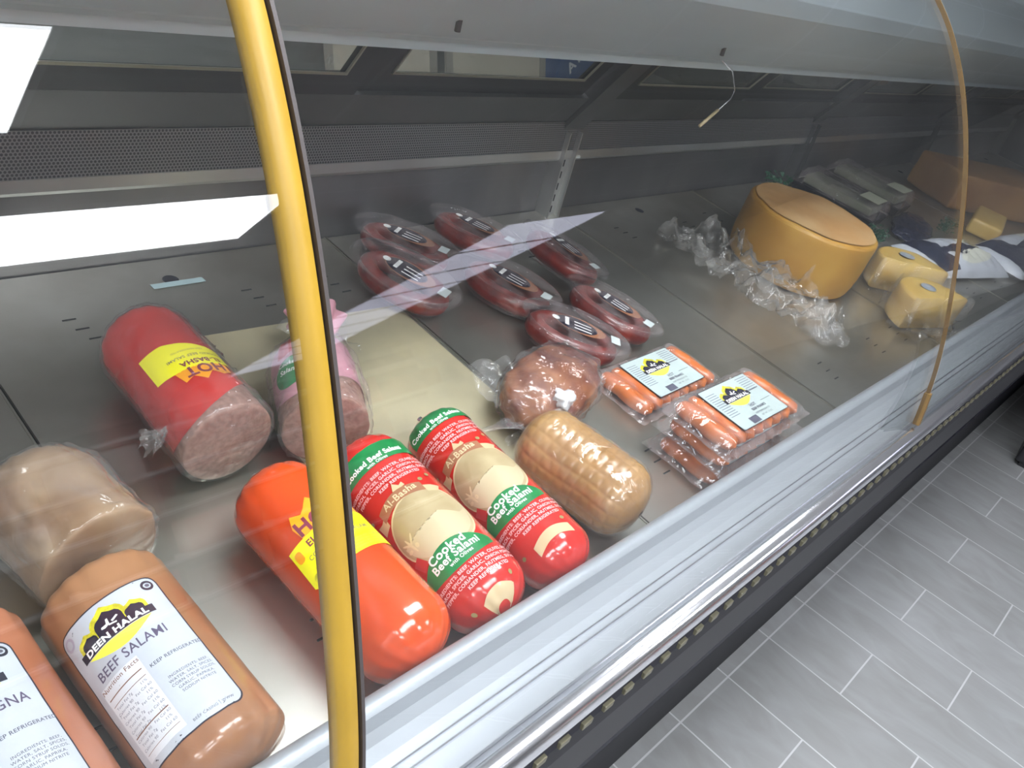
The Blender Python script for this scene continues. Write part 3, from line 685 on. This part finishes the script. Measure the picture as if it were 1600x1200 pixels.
# --- wrapped red hot salami with cut face
c = Chub(-1.508, .437, -.002, .049, .214, 'cut_salami', 'half used red salami in cling film with an upside-down yellow label', 'salami', e=.8, flat=True, seed=9, bumpy=.008, twist=0)
c.body('meatcut', 'salami_meat')
R = c.r
def casing_cut(th): return -.066 + .030 * math.cos(th - 2.2)
bm = bmesh.new(); nu = 72; nv = 40; V = []
for i in range(nu):
    th = 2 * math.pi * i / nu; lo = casing_cut(th); row = []
    for j in range(nv + 1):
        t = j / nv; vv = lo + (c.L / 2 - 1e-4 - lo) * math.sin(t * math.pi / 2); row.append(bm.verts.new(c.pt(c.r * th, vv, .0010)))
    V.append(row)
for i in range(nu):
    for j in range(nv): bm.faces.new((V[i][j], V[(i + 1) % nu][j], V[(i + 1) % nu][j + 1], V[i][j + 1]))
bm.faces.new([V[i][-1] for i in range(nu)])
kid('casing', bm, 'red', c.root, True)
yl = [(-.046, .012), (-.020, .012), (.0, .006), (.036, -.004), (.040, -.030), (.020, -.034), (-.02, -.034), (-.046, -.030)]
c.decal('label', 'yellow', 5, [yl])
c.decal('flame_print', 'flame', 5, [[(-.026, -.033), (.030, -.033), (.030, -.047), (.018, -.052), (.008, -.045), (-.002, -.056), (-.012, -.046), (-.022, -.050)]])
c.decal('lettering', 'purple', 6.5, [], [('HOT', .019, .004, -.0385, math.pi, .0006), ('EL-BASHA', .0095, .006, -.0255, math.pi, .0003)])
c.decal('small_print', 'olive', 6.5, [], [('COOKED BEEF SALAMI', .0055, .004, -.015, math.pi, .0001), ('KEEP REFRIGERATED', .0035, .0, -.006, math.pi, 0)])
wrap_shell(c.root, shell(c, .0026, .0016, .55, 7), nu=90, nv=80)
strands(c.root, (.03, -.04, .035), [(.052, .03, .02), (.062, -.01, .0), (.064, -.06, -.02), (.058, -.10, -.035)], 'film', seed=7)
strands(c.root, (-.045, -.07, .01), [(-.07, -.05, -.005), (-.075, -.065, -.006), (-.068, -.08, -.014)], 'film_bright', seed=8)
# --- cut red/green salami behind the amber strip
c = Chub(-1.372, .376, .45, .048, .150, 'cut_salami', 'cut salami end with green print in cling film, half behind the amber strip', 'salami', e=.95, flat=True, seed=10, bumpy=.02)
c.body('meatcut', 'salami_meat')
bm = bmesh.new(); V = []
for i in range(nu):
    th = 2 * math.pi * i / nu; lo = -.040 + .012 * math.sin(th * 2); row = []
    for j in range(nv + 1):
        t = j / nv; vv = lo + (c.L / 2 - 1e-4 - lo) * math.sin(t * math.pi / 2); row.append(bm.verts.new(c.pt(c.r * th, vv, .0010)))
    V.append(row)
for i in range(nu):
    for j in range(nv): bm.faces.new((V[i][j], V[(i + 1) % nu][j], V[(i + 1) % nu][j + 1], V[i][j + 1]))
kid('casing', bm, 'pinkcas', c.root, True)
c.decal('green_print', 'green', 5, [ell(-.042, -.010, .022, .024, 30)]); c.decal('red_print', 'redbook', 5, [[(-.055, .020), (.0, .022), (-.005, .045), (-.05, .05)]])
c.decal('lettering', 'printw', 6.5, [], [('Salami', .010, -.042, -.008, -.3, .0002), ('Cooked', .008, -.042, .004, -.3, .0002)])
wrap_shell(c.root, shell(c, .0026, .0026, .5, 11))
strands(c.root, (0, .06, .02), [(-.04, .09, .02), (-.01, .125, .03), (.03, .14, .02), (.06, .12, .0), (.07, .09, -.01)], M['pinkcas'] if False else 'film_bright', 'casing_tail', seed=9)
bm = bmesh.new()
def tailf(u, v):
    a = u * 2 * math.pi; rr = (.006 + .030 * v) * (1 + .15 * math.sin(a * 7)); return Vector((.012 + rr * math.cos(a), .070 + .055 * v, .010 + rr * .8 * math.sin(a) + .006 * v))
grid_surface(bm, tailf, 48, 14, True); kid('pink_casing_end', bm, 'pinkcas', c.root, True)

# --- brown wrapped roast beef
t = thing('wrapped_roast_beef', 'lumpy brown roast beef piece bundled in crinkled cling film', 'meat', (-1.060, .274, dz(.274)), None, on_deck(.25))
def blob(a, b, h, seed, amp, off=0, sc=1.0):
    def f(u, v):
        th = 2 * math.pi * u; ph = math.pi * (v - .5) * .998; cx, cy, cz = math.cos(ph) * math.cos(th), math.cos(ph) * math.sin(th), math.sin(ph)
        def se(x, p): return math.copysign(abs(x) ** p, x)
        k = 1 + amp * fbm((cx, cy, cz), 1.5 * sc, seed)
        return Vector(((a + off) * se(cx, .8) * k, (b + off) * se(cy, .8) * k, max(h * .5 + (h * .5 + off) * se(cz, .75) * k, .0005)))
    return f
bm = bmesh.new(); grid_surface(bm, blob(.091, .056, .080, 3, .13), 72, 40, True); kid('meat', bm, 'brownmeat', t, True)
bf = blob(.091, .056, .080, 3, .13, .0022, 1)
def bwrap(u, v):
    p = bf(u, v); q_ = Vector(p); k = .3 + 1.4 * max(0, 1 - 5 * abs(fbm(q_ * 24, 1, 4))) + abs(fbm(q_ * 40, 1, 5)); n_ = Vector((p.x, p.y * 1.5, (p.z - .04) * 1.5)).normalized(); r_ = p + n_ * .0026 * k; r_.z = max(r_.z, .0004); return r_
wrap_shell(t, bwrap, 'plastic_wrap', 'film', 190, 110)
strands(t, (-.055, .02, .05), [(-.10, .03, .03), (-.095, .065, .05), (-.075, .095, .060), (-.045, .085, .055), (-.03, .06, .062)], seed=12)
strands(t, (-.07, -.02, .03), [(-.11, .0, .01), (-.125, -.02, .02), (-.105, -.045, .003), (-.085, -.05, .004)], seed=13)
bm = bmesh.new(); grid_surface(bm, lambda u, v: Vector((-.045, -.035, .055)) + Vector(blob(.016, .012, .022, 8, .5)(u, v)), 24, 16, True); kid('film_knot', bm, 'whitewash', t, True)

# ------------------------------------------------------------------ franks in vacuum packs
def frank_pack(x, y, z, rz, label, first=None):
    if first:
        r = first.copy(); COL.objects.link(r)
        for ch in first.children:
            d = ch.copy(); COL.objects.link(d); d.parent = r
            for g in ch.children:
                e = g.copy(); COL.objects.link(e); e.parent = d
        r.location = (x, y, z); r.rotation_euler = on_deck(rz); r['label'] = label
        return r
    t = thing('frankfurter_pack', label, 'sausage pack', (x, y, z), 'vacuum packs of orange frankfurters', on_deck(rz))
    fr = []
    for k in range(8):
        bm = bmesh.new(); xx = -.091 + k * .026
        pts = [(xx + .0015 * math.sin(j * .8 + k), -.050 + .100 * j / 16, .0135 + .001 * math.sin(k * 2.1)) for j in range(17)]
        tube(bm, pts, +.0143, 14, rf=lambda s: (1 - abs(2 * s - 1) ** 7) ** .5 * .97 + .03); kid('frankfurter', bm, 'frank', t, True)
    def top(u, v):
        X = -.125 + .25 * u; Y = -.0615 + .123 * v
        ex = max(0, abs(X) - .102) / .023; ey = max(0, abs(Y) - .048) / .0135; k = max(0, 1 - (ex * ex + ey * ey) ** .5); k = k * k * (3 - 2 * k)
        ridge = .0016 * math.cos((X + .091) / .026 * 2 * math.pi)
        return Vector((X + .003 * fbm((0, Y, 0), 30, 5), Y + .003 * fbm((X, 0, 0), 30, 6), .009 + .0175 * k + ridge * k + .0012 * fbm((X, Y, 0), 60, 4)))
    def botf(u, v):
        p = top(u, v); p.z = .0085 - (p.z - .009) * .45 ; p.z = max(p.z, .0004); return p
    bm = bmesh.new(); grid_surface(bm, top, 100, 64); grid_surface(bm, botf, 40, 30); kid('vacuum_film', bm, 'vac', t, True)
    mp = lambda X, Y, o: Vector((X, Y, .0298 + o * 1.6 + .0006 * math.sin(X * 120) * 0))
    D = lambda nm, mat, ly, polys=(), texts=(), maxlen=.006: decal(nm, mat, t, mp, ly, polys, texts, .009)
    D('label_edge', 'ink', .5, [rect(-.0655, -.0425, .0655, .0425)]); D('label', 'labelw2', 1, [rrect(-.0645, -.0415, .0645, .0415, .003)])
    crest(None, -.004, .012, 1.15, D)
    D('lettering', 'inkgrey', 2, [rect(-.034, -.040, -.012, -.028)], [('HOT', .0075, .006, -.012, 0, .0002), ('BEEF FRANKS', .0062, .012, -.0195, 0, .0002), ('KEEP REFRIGERATED', .0042, .012, -.027, 0, 0), ('NET WT. 12 OZ', .004, .014, -.0335, 0, 0)])
    D('small_print', 'inklight', 2, [rect(-.060, .030 - .0042 * k, -.036, .0312 - .0042 * k) for k in range(12)] + [rect(.032, .036 - .0042 * k, .060, .0372 - .0042 * k) for k in range(7)])
    D('rule_line', 'ink', 2, [rect(.030, .010, .058, .0107), rect(.030, -.012, .058, -.0113)])
    return t
pk = frank_pack(-.818, .240, dz(.240), .02, 'vacuum pack of orange frankfurters with a white label, rear one lying flat')
ys = .093; pk.scale.z = .85
pk3 = frank_pack(-.850, ys, dz(ys), .0, 'lowest vacuum pack of orange frankfurters in the front stack', pk)
pk2 = frank_pack(-.843, ys, dz(ys) + .0290, .0, 'middle vacuum pack of orange frankfurters in the front stack', pk)
pk1 = frank_pack(-.848, ys, dz(ys) + .0580, .0, 'top vacuum pack of orange frankfurters in the front stack, white label showing', pk)

# ------------------------------------------------------------------ oval trays of dark sausage rings
def ring_tray(label):
    t = thing('sausage_tray', label, 'sausage tray', (0, 0, 0), 'clear oval trays of dark red sausage'); t.scale = (1.06, 1.04, 1.15)
    bm = bmesh.new(); N = 64
    pts = [(.031 * math.cos(a), .060 * math.sin(a), .019) for a in [2 * math.pi * k / N for k in range(N)]]
    tube(bm, pts, .0145, 14, closed=True); kid('sausage_ring', bm, 'sausage', t, True)
    def tray(u, v):    # from centre of floor out, up the side, over the flange
        a = 2 * math.pi * u; K = [(0, .0008), (.70, .0008), (.80, .004), (.88, .034), (.90, .0365), (1.06, .0375), (1.075, .034)]
        k = v * (len(K) - 1); i = min(int(k), len(K) - 2); f = k - i; rr = K[i][0] + (K[i + 1][0] - K[i][0]) * f; z = K[i][1] + (K[i + 1][1] - K[i][1]) * f
        wv = 1 + .012 * math.sin(a * 30) * (1 if .8 < rr < .9 else 0)
        return Vector((.053 * rr * math.cos(a) * wv, .086 * rr * math.sin(a) * wv, z))
    bm = bmesh.new(); grid_surface(bm, tray, 96, 24, True); kid('clear_tray', bm, 'blister', t, True)
    def lid(u, v):
        a = 2 * math.pi * u; rr = v * 1.0; x = .0545 * rr * math.cos(a); y = .088 * rr * math.sin(a)
        return Vector((x, y, .0385 + .0030 * (1 - rr * rr) + .0022 * fbm((x, y, 0), 42, 3) * (1 - .5 * rr)))
    bm = bmesh.new(); grid_surface(bm, lid, 90, 26, True); kid('lidding_film', bm, 'vac', t, True)
    mp = lambda x, y, o: Vector((x, y, .0400 + o))
    D = lambda nm, mat, ly, polys=(), texts=(): decal(nm, mat, t, mp, ly, polys, texts, .02)
    D('label_rim', 'flame', 1, [ell(0, -.006, .0215, .045)]) if False else D('label_rim', 'ribbon', 1, [ell(0, -.004, .020, .042)])
    D('label', 'ink', 2, [ell(0, .002, .0175, .034)])
    D('lettering', 'printw', 3, [ell(-.002, .036, .0055, .0062), rect(-.011, -.020, -.004, .004)] if False else [ell(0, .036, .0052, .0062)] + [rect(-.011 + .004 * k, -.022, -.0085 + .004 * k, .006 - .003 * (k % 2)) for k in range(0, 5, 2)], [('1', .026, 0, .018, -math.pi / 2, .0014, 1.2)])
    D('price_sticker', 'steelpale', 2, [rect(-.011, -.070, .009, -.055)])
    return t
proto = ring_tray('')
def place_tray(i, x, y, z, rz, tx, ty, label):
    if i == 0: r = proto
    else:
        r = proto.copy(); COL.objects.link(r)
        for ch in proto.children:
            d = ch.copy(); COL.objects.link(d); d.parent = r
    r.location = (x, y, dz(y) + z); r.rotation_euler = on_deck(rz, tx, ty); r['label'] = label
# x, y, lift, heading, tilts
TR = [(-.998, .672, .002, .52, .0, .0, 'dark red sausage tray at the back left, under the rear wall'),
      (-1.080, .575, .018, .42, .10, -.10, 'dark red sausage tray at the left front of the pile, tipped toward the cream sheet'),
      (-.838, .672, .004, .40, .0, .05, 'dark red sausage tray at the back beside the slotted upright'),
      (-.908, .512, .010, .38, .05, .0, 'dark red sausage tray in the middle of the pile, glossy film catching the light'),
      (-.742, .545, .030, .10, .06, .16, 'dark red sausage tray at the right rear of the pile, tipped on edge'),
      (-.775, .392, .012, .30, .08, .05, 'dark red sausage tray at the right front of the pile, nearest the frankfurters'),
      (-.908, .366, .016, .75, .10, -.02, 'dark red sausage tray lying just behind the wrapped roast beef')]
for i, a in enumerate(TR): place_tray(i, *a[:6], a[6])

# ------------------------------------------------------------------ cheeses on the right-hand pans
def disc(bm, r, h, bev, seed=0, n=96, arc=None):
    prof = [(0, 0), (r - bev, 0)] + [(r - bev + bev * math.sin(a), bev - bev * math.cos(a)) for a in [k * math.pi / 8 for k in range(1, 5)]]
    prof += [(r, h - bev)] + [(r - bev + bev * math.cos(a), h - bev + bev * math.sin(a)) for a in [k * math.pi / 8 for k in range(1, 5)]] + [(0, h)]
    P = []
    for p, q in zip(prof, prof[1:]):
        for k in range(6): P.append((p[0] + (q[0] - p[0]) * k / 6, p[1] + (q[1] - p[1]) * k / 6))
    P.append(prof[-1]); full = arc is None; a0, a1 = arc or (0, 2 * math.pi); V = []
    for i in range(n if full else n + 1):
        a = a0 + (a1 - a0) * i / n; row = []
        for (rr, z) in P:
            k = 1 + .006 * fbm((math.cos(a), math.sin(a), z * 8), 1.5, seed); row.append(bm.verts.new((rr * k * math.cos(a), rr * k * math.sin(a), z + (.003 * fbm((rr * 12 * math.cos(a), rr * 12 * math.sin(a), 0), 1, seed + 1) if z > h * .5 else 0))))
        V.append(row)
    for i in range(len(V) if full else len(V) - 1):
        A, B = V[i], V[(i + 1) % len(V)]
        for j in range(len(P) - 1): bm.faces.new((A[j], B[j], B[j + 1], A[j + 1]))
    if not full:
        bm.faces.new(V[0] ); bm.faces.new(V[-1][::-1])
    bmesh.ops.remove_doubles(bm, verts=bm.verts, dist=1e-6)
    return bm
t = thing('cheese_wheel', 'large thick golden cheese wheel standing on crumpled film', 'cheese', (-.058, .405, dz(.405)), None, on_deck(0))
bm = bmesh.new(); disc(bm, .151, .139, .012, 2)
for v in bm.verts:   # slightly narrower foot
    k_ = 1 - .07 * max(0, 1 - v.co.z / .06) ** 2; v.co.x *= k_; v.co.y *= k_
kid('rind', bm, 'cheese', t, True)
bm = bmesh.new(); grid_surface(bm, lambda u, v: Vector((.141 * v * math.cos(u * 2 * math.pi), .141 * v * math.sin(u * 2 * math.pi), .1405 + .003 * fbm((.141 * v * 12 * math.cos(u * 2 * math.pi), .141 * v * 12 * math.sin(u * 2 * math.pi), 0), 1, 3) + .0008)), 72, 20, True); o = kid('top_face', bm, 'cheese_top', t, True); o['label'] = 'pinkish cut top face'
# crumpled bag at the wheel's foot
t = thing('crumpled_film', 'crumpled clear plastic film lying against the large cheese wheel', 'plastic film', (-.26, .40, dz(.40)))
def crum(u, v):
    x = -.10 + .20 * v; y = .20 - .42 * u
    bend = .035 * math.sin(u * math.pi) ; x = x * (.55 + .5 * math.sin(math.pi * min(1, u * 1.15))) + bend * .8 - .02 + .10 * (u - .5) * 0
    z = .010 + .042 * abs(fbm((x, y, 0), 16, 3)) * 1.6 + .05 * max(0, v - .45) * math.sin(u * math.pi)
    X_, Y_ = x + .014 * fbm((x, y, 1), 22, 4), y + .014 * fbm((x, y, 2), 22, 5)
    dx, dy = X_ - .202, Y_ - .005; r_ = math.hypot(dx, dy)
    if r_ < .158: X_, Y_ = .202 + dx / r_ * .158, .005 + dy / r_ * .158
    return Vector((X_, Y_, z + TT * Y_))
bm = bmesh.new(); grid_surface(bm, crum, 110, 60); kid('sheet', bm, 'film_bright', t, True)
def pouch(u, v):
    a = 2 * math.pi * u; rr = v; x = .056 * rr * math.cos(a); y = .050 * rr * math.sin(a)
    return Vector((-.015 + x, -.205 + y, .006 + .030 * (1 - rr ** 3) + .010 * abs(fbm((x, y, 0), 34, 8)) + TT * -.2))
bm = bmesh.new(); grid_surface(bm, pouch, 64, 24, True); kid('bag_corner', bm, 'film_bright', t, True)
def half_cheese(x, y, rz, label, seed, z=0):
    t = thing('half_cheese', label, 'cheese', (x, y, dz(y) + z), 'film wrapped half cheeses', on_deck(rz))
    bm = bmesh.new(); disc(bm, .098, .080, .012, seed, 60, (0, math.pi)); kid('cheese', bm, 'cheese2', t, True)
    mp = lambda X, Y, o: Vector((X, Y, .0812 + o)); decal('sticker', 'bluesticker', t, mp, 1, [ell(-.006, .042, .022, .017, 24, .2)], (), .03)
    def f(u, v):
        a = math.pi * (u * 1.2 - .1); z_ = -.0 + .080 * v; k = 1.06 + .10 * (1 - v) * abs(fbm((math.cos(a) * 2, math.sin(a) * 2, v * 2), 1.5, seed)) * 2
        q = math.sin(a); return Vector((.098 * k * math.cos(a), max(.098 * k * q, -.012 - .03 * (1 - v) * abs(math.sin(u * 9))), z_ + .003))
    bm = bmesh.new(); grid_surface(bm, f, 70, 16)
    def g(u, v):
        X = -.108 + .216 * u; return Vector((X, -.006 - .030 * (1 - v) ** 2 * (1 + fbm((X, 0, v), 26, seed)), .002 + .081 * v + .005 * fbm((X, v * .1, 0), 40, seed)))
    grid_surface(bm, g, 50, 16); kid('plastic_wrap', bm, 'film_bright', t, True)
    return t
half_cheese(.208, .214, -.62, 'half yellow cheese in cling film touching the large wheel', 21)
half_cheese(.082, .103, -.32, 'half yellow cheese in cling film nearest the front rail', 22)
# clear-lidded trays at the back
def lidded(x, y, rz, label, first=None):
    if first:
        r = first.copy(); COL.objects.link(r)
        for ch in first.children: d = ch.copy(); COL.objects.link(d); d.parent = r
        r.location = (x, y, dz(y)); r.rotation_euler = on_deck(rz); r['label'] = label; return r
    t = thing('lidded_tray', label, 'food tray', (x, y, dz(y)), 'clear lidded cheese trays', on_deck(rz))
    bm = bmesh.new(); prof = [(-.062, .0), (.062, .0), (.072, .03), (-.072, .03)]
    A = [bm.verts.new((px, -.125 * (1 if i < 2 else 1.06), pz)) for i, (px, pz) in enumerate(prof)]; B = [bm.verts.new((px, .125 * (1 if i < 2 else 1.06), pz)) for i, (px, pz) in enumerate(prof)]
    for i in range(4): bm.faces.new((A[i], A[(i + 1) % 4], B[(i + 1) % 4], B[i]))
    bm.faces.new(A[::-1]); bm.faces.new(B); bmesh.ops.bevel(bm, geom=bm.edges[:], offset=.004, segments=2, affect='EDGES'); kid('tray_base', bm, 'blackgloss', t)
    bm = bmesh.new(); box(bm, (-.052, -.11, .031), (.052, .11, .056), .006); kid('cheese', bm, pbr('greenish_cheese', (.16, .17, .12), .4, 0, .2, 30), t)
    def f(u, v):
        X = -.072 + .144 * u; Y = -.132 + .264 * v; e = min((.072 - abs(X)) / .012, (.132 - abs(Y)) / .012, 1); return Vector((X, Y, .031 + .038 * max(0, e) ** .5 + .003 * fbm((X, Y, 0), 40, 2)))
    bm = bmesh.new(); grid_surface(bm, f, 50, 80); kid('clear_lid', bm, 'vac', t, True)
    bm = bmesh.new(); box(bm, (-.045, -.115, .0718), (.045, -.055, .0726)); kid('label', bm, pbr('tray_label', (.50, .52, .40), .5), t)
    return t
l1 = lidded(.60, .585, .08, 'dark clear-lidded tray right behind the large cheese wheel')
lidded(.875, .610, .06, 'dark clear-lidded tray between the other tray and the brown cheese block', l1)
# brown block
t = thing('cheese_block', 'big brownish orange cheese block at the right edge', 'cheese', (1.55, .43, dz(.43)), None, on_deck(-.45))
bm = bmesh.new(); box(bm, (-.26, -.10, 0), (.26, .13, .125), .014)
bmesh.ops.subdivide_edges(bm, edges=bm.edges[:], cuts=2, use_grid_fill=True)
for v in bm.verts: v.co += Vector((fbm(v.co, 9, 1), fbm(v.co, 9, 2), fbm(v.co, 9, 3) if v.co.z > .03 else 0)) * .006
for v in bm.verts: v.co.z = max(v.co.z, 0)
kid('block', bm, 'cheese_brown', t, True)
t = thing('wrapped_cheese', 'small yellow cheese piece in front of the big brown block', 'cheese', (1.24, .312, dz(.312)), None, on_deck(.2))
bm = bmesh.new(); box(bm, (-.12, -.05, 0), (.12, .05, .05), .010); kid('cheese', bm, 'cheese2', t, True)
# striped pouches
def pouch_bag(x, y, rz, label, seed, a=.15, b=.085, h=.05):
    t = thing('cheese_pouch', label, 'cheese bag', (x, y, dz(y)), 'white and navy printed cheese pouches', on_deck(rz))
    def f(side):
        def g(u, v):
            X = -a + 2 * a * u; Y = -b + 2 * b * v; k = max(0, 1 - (abs(X) / a) ** 3) * max(0, 1 - (abs(Y) / b) ** 3)
            return Vector((X, Y, .010 + side * (.010 if side < 0 else h) * k ** .6 + (.006 * fbm((X, Y, 0), 30, seed) * (k + .2) if side > 0 else 0)))
        return g
    bm = bmesh.new(); grid_surface(bm, f(1), 60, 40); grid_surface(bm, f(-1), 20, 16); kid('pouch_body', bm, 'bagwhite', t, True)
    fn = f(1); mp = lambda X, Y, o: Vector((X, Y, fn((X + a) / (2 * a), (Y + b) / (2 * b)).z + o + .0008))
    decal('navy_print', 'navy', t, mp, 1, [[(-a * .8, -b * .1), (a * .1, b * .25), (a * .5, b * .05), (-a * .2, -b * .45)], [(-a * .9, -b * .9), (-a * .5, -b * .9), (-a * .6, b * .6), (-a * .9, b * .9)]], (), .01)
    decal('clear_window', 'cheese_white', t, mp, 1, [ell(a * .15, -b * .42, a * .5, b * .3, 30, .15), ell(a * .45, b * .5, a * .3, b * .25)], (), .01)
    decal('olive_window', pbr_key, t, mp, 2, [ell(a * .6, b * .3, a * .22, b * .3, 20)], (), .01)
pbr_key = 'pouchtan'; M['pouchtan'] = pbr('pouch_tan', (.42, .36, .2), .4, 0, .3, 30, .3, 30)
pouch_bag(.66, .235, -.25, 'white and navy printed cheese pouch lying behind the half cheeses', 31, .19, .085)
pouch_bag(1.09, .150, -.10, 'white and navy printed cheese pouch at the right, against the front rail', 32, .22, .09, .06)
t = thing('navy_packet', 'shiny navy plastic packet between the trays and the printed pouches', 'packet', (.76, .40, dz(.40)), None, on_deck(.3))
bm = bmesh.new(); grid_surface(bm, blob(.13, .055, .03, 6, .3), 60, 30, True); kid('packet_body', bm, 'navy', t, True)
t = thing('film_packet', 'crinkled clear packet wedged between the large wheel and the half cheese', 'packet', (.305, .405, dz(.405)), None, on_deck(.4))
bm = bmesh.new(); grid_surface(bm, blob(.10, .06, .05, 9, .35), 60, 30, True); kid('packet_film', bm, 'film_bright', t, True)
bm = bmesh.new(); grid_surface(bm, blob(.07, .04, .03, 10, .3), 40, 20, True); kid('packet_contents', bm, 'navy', t, True)
# plastic parsley garnish
def parsley(x, y, z, s, label, seed):
    rnd = random.Random(seed); t = thing('plastic_parsley', label, 'garnish', (x, y, dz(y) + z), 'green plastic parsley sprigs')
    bm = bmesh.new()
    for k in range(170):
        a = rnd.random() * 6.28; r = rnd.random() ** .5 * s; h = rnd.random() * s * .9; c_ = Vector((r * math.cos(a), r * math.sin(a) * .6, h + .002)); q = s * .16
        e = [Vector((rnd.uniform(-1, 1), rnd.uniform(-1, 1), rnd.uniform(-.6, 1))).normalized() * q for _ in range(3)]
        vv = [bm.verts.new(c_ + i) for i in e]
        for v in vv: v.co.z = max(v.co.z, .001)
        bm.faces.new(vv)
    kid('leaves', bm, 'leafgreen', t)
    bm = bmesh.new(); tube(bm, [(0, 0, .001), (0, 0, s * .5)], .003, 6); kid('stem', bm, 'leafgreen', t)
parsley(.40, .70, 0, .055, 'green plastic parsley at the rear wall, left of the lidded trays', 1)
parsley(.47, .40, 0, .045, 'green plastic parsley in front of the lidded trays beside the wheel', 2)
parsley(.98, .36, .0, .045, 'green plastic parsley in front of the brown cheese block', 3)

# ------------------------------------------------------------------ behind the counter
t = thing('back_counter', 'low dark work counter behind the deli case', 'counter', (.6, 2.55, 0))
bm = bmesh.new(); box(bm, (-1.9, -.3, 0), (1.9, .35, .56)); kid('body', bm, 'steel_dark', t)
bm = bmesh.new(); box(bm, (-1.93, -.33, .561), (1.93, .36, .59), .004); kid('worktop', bm, 'steel', t)
for k, (x, w_, lb) in enumerate(((.33, .52, 'pale flat carton with a dark round mark, leaning behind the counter'), (.98, .60, 'pale flat carton with a faint ring print, leaning behind the counter'))):
    t = thing('flat_carton', lb, 'carton', (x, 2.36, .6025), 'pale cartons behind the case', (-.35, 0, 0))
    bm = bmesh.new(); box(bm, (-w_ / 2, 0, 0), (w_ / 2, .03, .40), .004); kid('carton_body', bm, 'cardboard', t)
    bm = bmesh.new()
    for s in (-1, 1): box(bm, (s * w_ / 2 - .02, -.004, 0), (s * w_ / 2 + .02, -.0005, .40))
    kid('carton_edge', bm, pbr('carton_edge', (.3, .28, .25), .6), t)
    bm = bmesh.new()
    if k == 0: bm.faces.new([bm.verts.new((-.06 + .035 * math.cos(a), -.001, .24 + .04 * math.sin(a))) for a in [j * .4 for j in range(16)]])
    else: tube(bm, [(.10 * math.cos(a), -.001, .2 + .08 * math.sin(a)) for a in [j * math.pi / 16 for j in range(32)]], .003, 6, True)
    kid('carton_print', bm, 'inkgrey', t)
t = thing('blue_carton', 'blue carton with bold white lettering behind the counter', 'carton', (1.55, 2.34, .5905))
bm = bmesh.new(); box(bm, (-.20, 0, 0), (.20, .2, .34), .004); kid('carton_body', bm, 'blue', t)
decal('lettering', 'printw', t, lambda x, y, o: Vector((x, -o - .001, y)), 1, [], [('ATIUB', .075, -.05, .145, .9, .002)], .2)
# display box on the floor, right
t = thing('display_plinth', 'black display box standing on the tiled floor opposite the case', 'display box', (1.95, -.45, 0), None, (0, 0, math.radians(5)))
bm = bmesh.new(); box(bm, (-.42, -.30, .02), (.60, .34, .62), .01); kid('box_body', bm, 'black', t)
bm = bmesh.new(); box(bm, (-.40, -.28, 0), (.58, .32, .02)); kid('base', bm, 'black_sat', t)
# grocery shelving across the aisle (seen mirrored in the glass)
t = thing('grocery_shelving', 'dark shelving unit across the aisle from the case', 'shelving', (.4, -5.2, 0))
bm = bmesh.new(); box(bm, (-2.2, -.05, 0), (2.2, 0, 1.9)); kid('back_board', bm, 'black_sat', t)
for z in (.12, .52, .92, 1.32, 1.72):
    bm = bmesh.new(); box(bm, (-2.2, 0, z - .02), (2.2, .38, z + .01)); kid('shelf', bm, 'white', t)
goods = [('cheese_brown', 'brown'), ('redbook', 'dark red'), ('steelpale', 'pale grey'), ('leafgreen', 'dark green'), ('ribbon', 'copper')]
for zi, z in enumerate((.13, .53, .93, 1.33)):
    for k in range(7):
        m_, cn = goods[(k * 3 + zi * 2) % 5]; bm = bmesh.new(); box(bm, (-.25, -.12, 0), (.25, .12, .24 + .04 * ((k + zi) % 3)), .01)
        o = obj('grocery_carton', bm, m_); o.location = (-1.45 + k * .62, -4.98, z + .0005)
        tag(o, '%s carton, number %s from the left on the %s shelf across the aisle' % (cn, ('one', 'two', 'three', 'four', 'five', 'six', 'seven')[k], ('lowest', 'second', 'third', 'top')[zi]), 'carton', 'cartons on the shelving across the aisle')

# ------------------------------------------------------------------ let everything on the pans rest on them
from mathutils.bvhtree import BVHTree
def world_mesh(root):
    bpy.context.view_layer.update(); V, F = [], []
    for o in [root] + list(root.children_recursive):
        if o.type != 'MESH': continue
        b = len(V); mw = o.matrix_world; V += [mw @ v.co for v in o.data.vertices]; F += [[b + i for i in p.vertices] for p in o.data.polygons]
    return V, F
def settle(root, others=()):
    V, F = world_mesh(root); g = min(p.z - dz(p.y) for p in V); up = .0026 - g
    if others:
        for _ in range(30):
            t = BVHTree.FromPolygons([p + Vector((0, 0, up)) for p in V], F)
            if not any(t.overlap(q) for q in others): break
            up += .003
    root.location.z += up
    return up
kinds = ('salami_chub', 'bologna_chub', 'netted_roast', 'wrapped_ham', 'cut_salami', 'wrapped_roast_beef', 'cheese_wheel', 'crumpled_film', 'half_cheese', 'lidded_tray', 'cheese_block', 'wrapped_cheese', 'cheese_pouch', 'navy_packet', 'film_packet', 'plastic_parsley')
for root in [o for o in S.objects if o.parent is None and 'label' in o and o.name.split('.')[0] in kinds]: settle(root)
settle(pk)
below = []
for q in (pk3, pk2, pk1):
    settle(q, below); V, F = world_mesh(q); below.append(BVHTree.FromPolygons(V, F))
placed = []
trays = [o for o in S.objects if o.name.startswith('sausage_tray')]; trays.sort(key=lambda o: o.name)
for i in (0, 2, 5, 3, 4, 1, 6):
    u = settle(trays[i], placed); V, F = world_mesh(trays[i]); placed.append(BVHTree.FromPolygons(V, F))
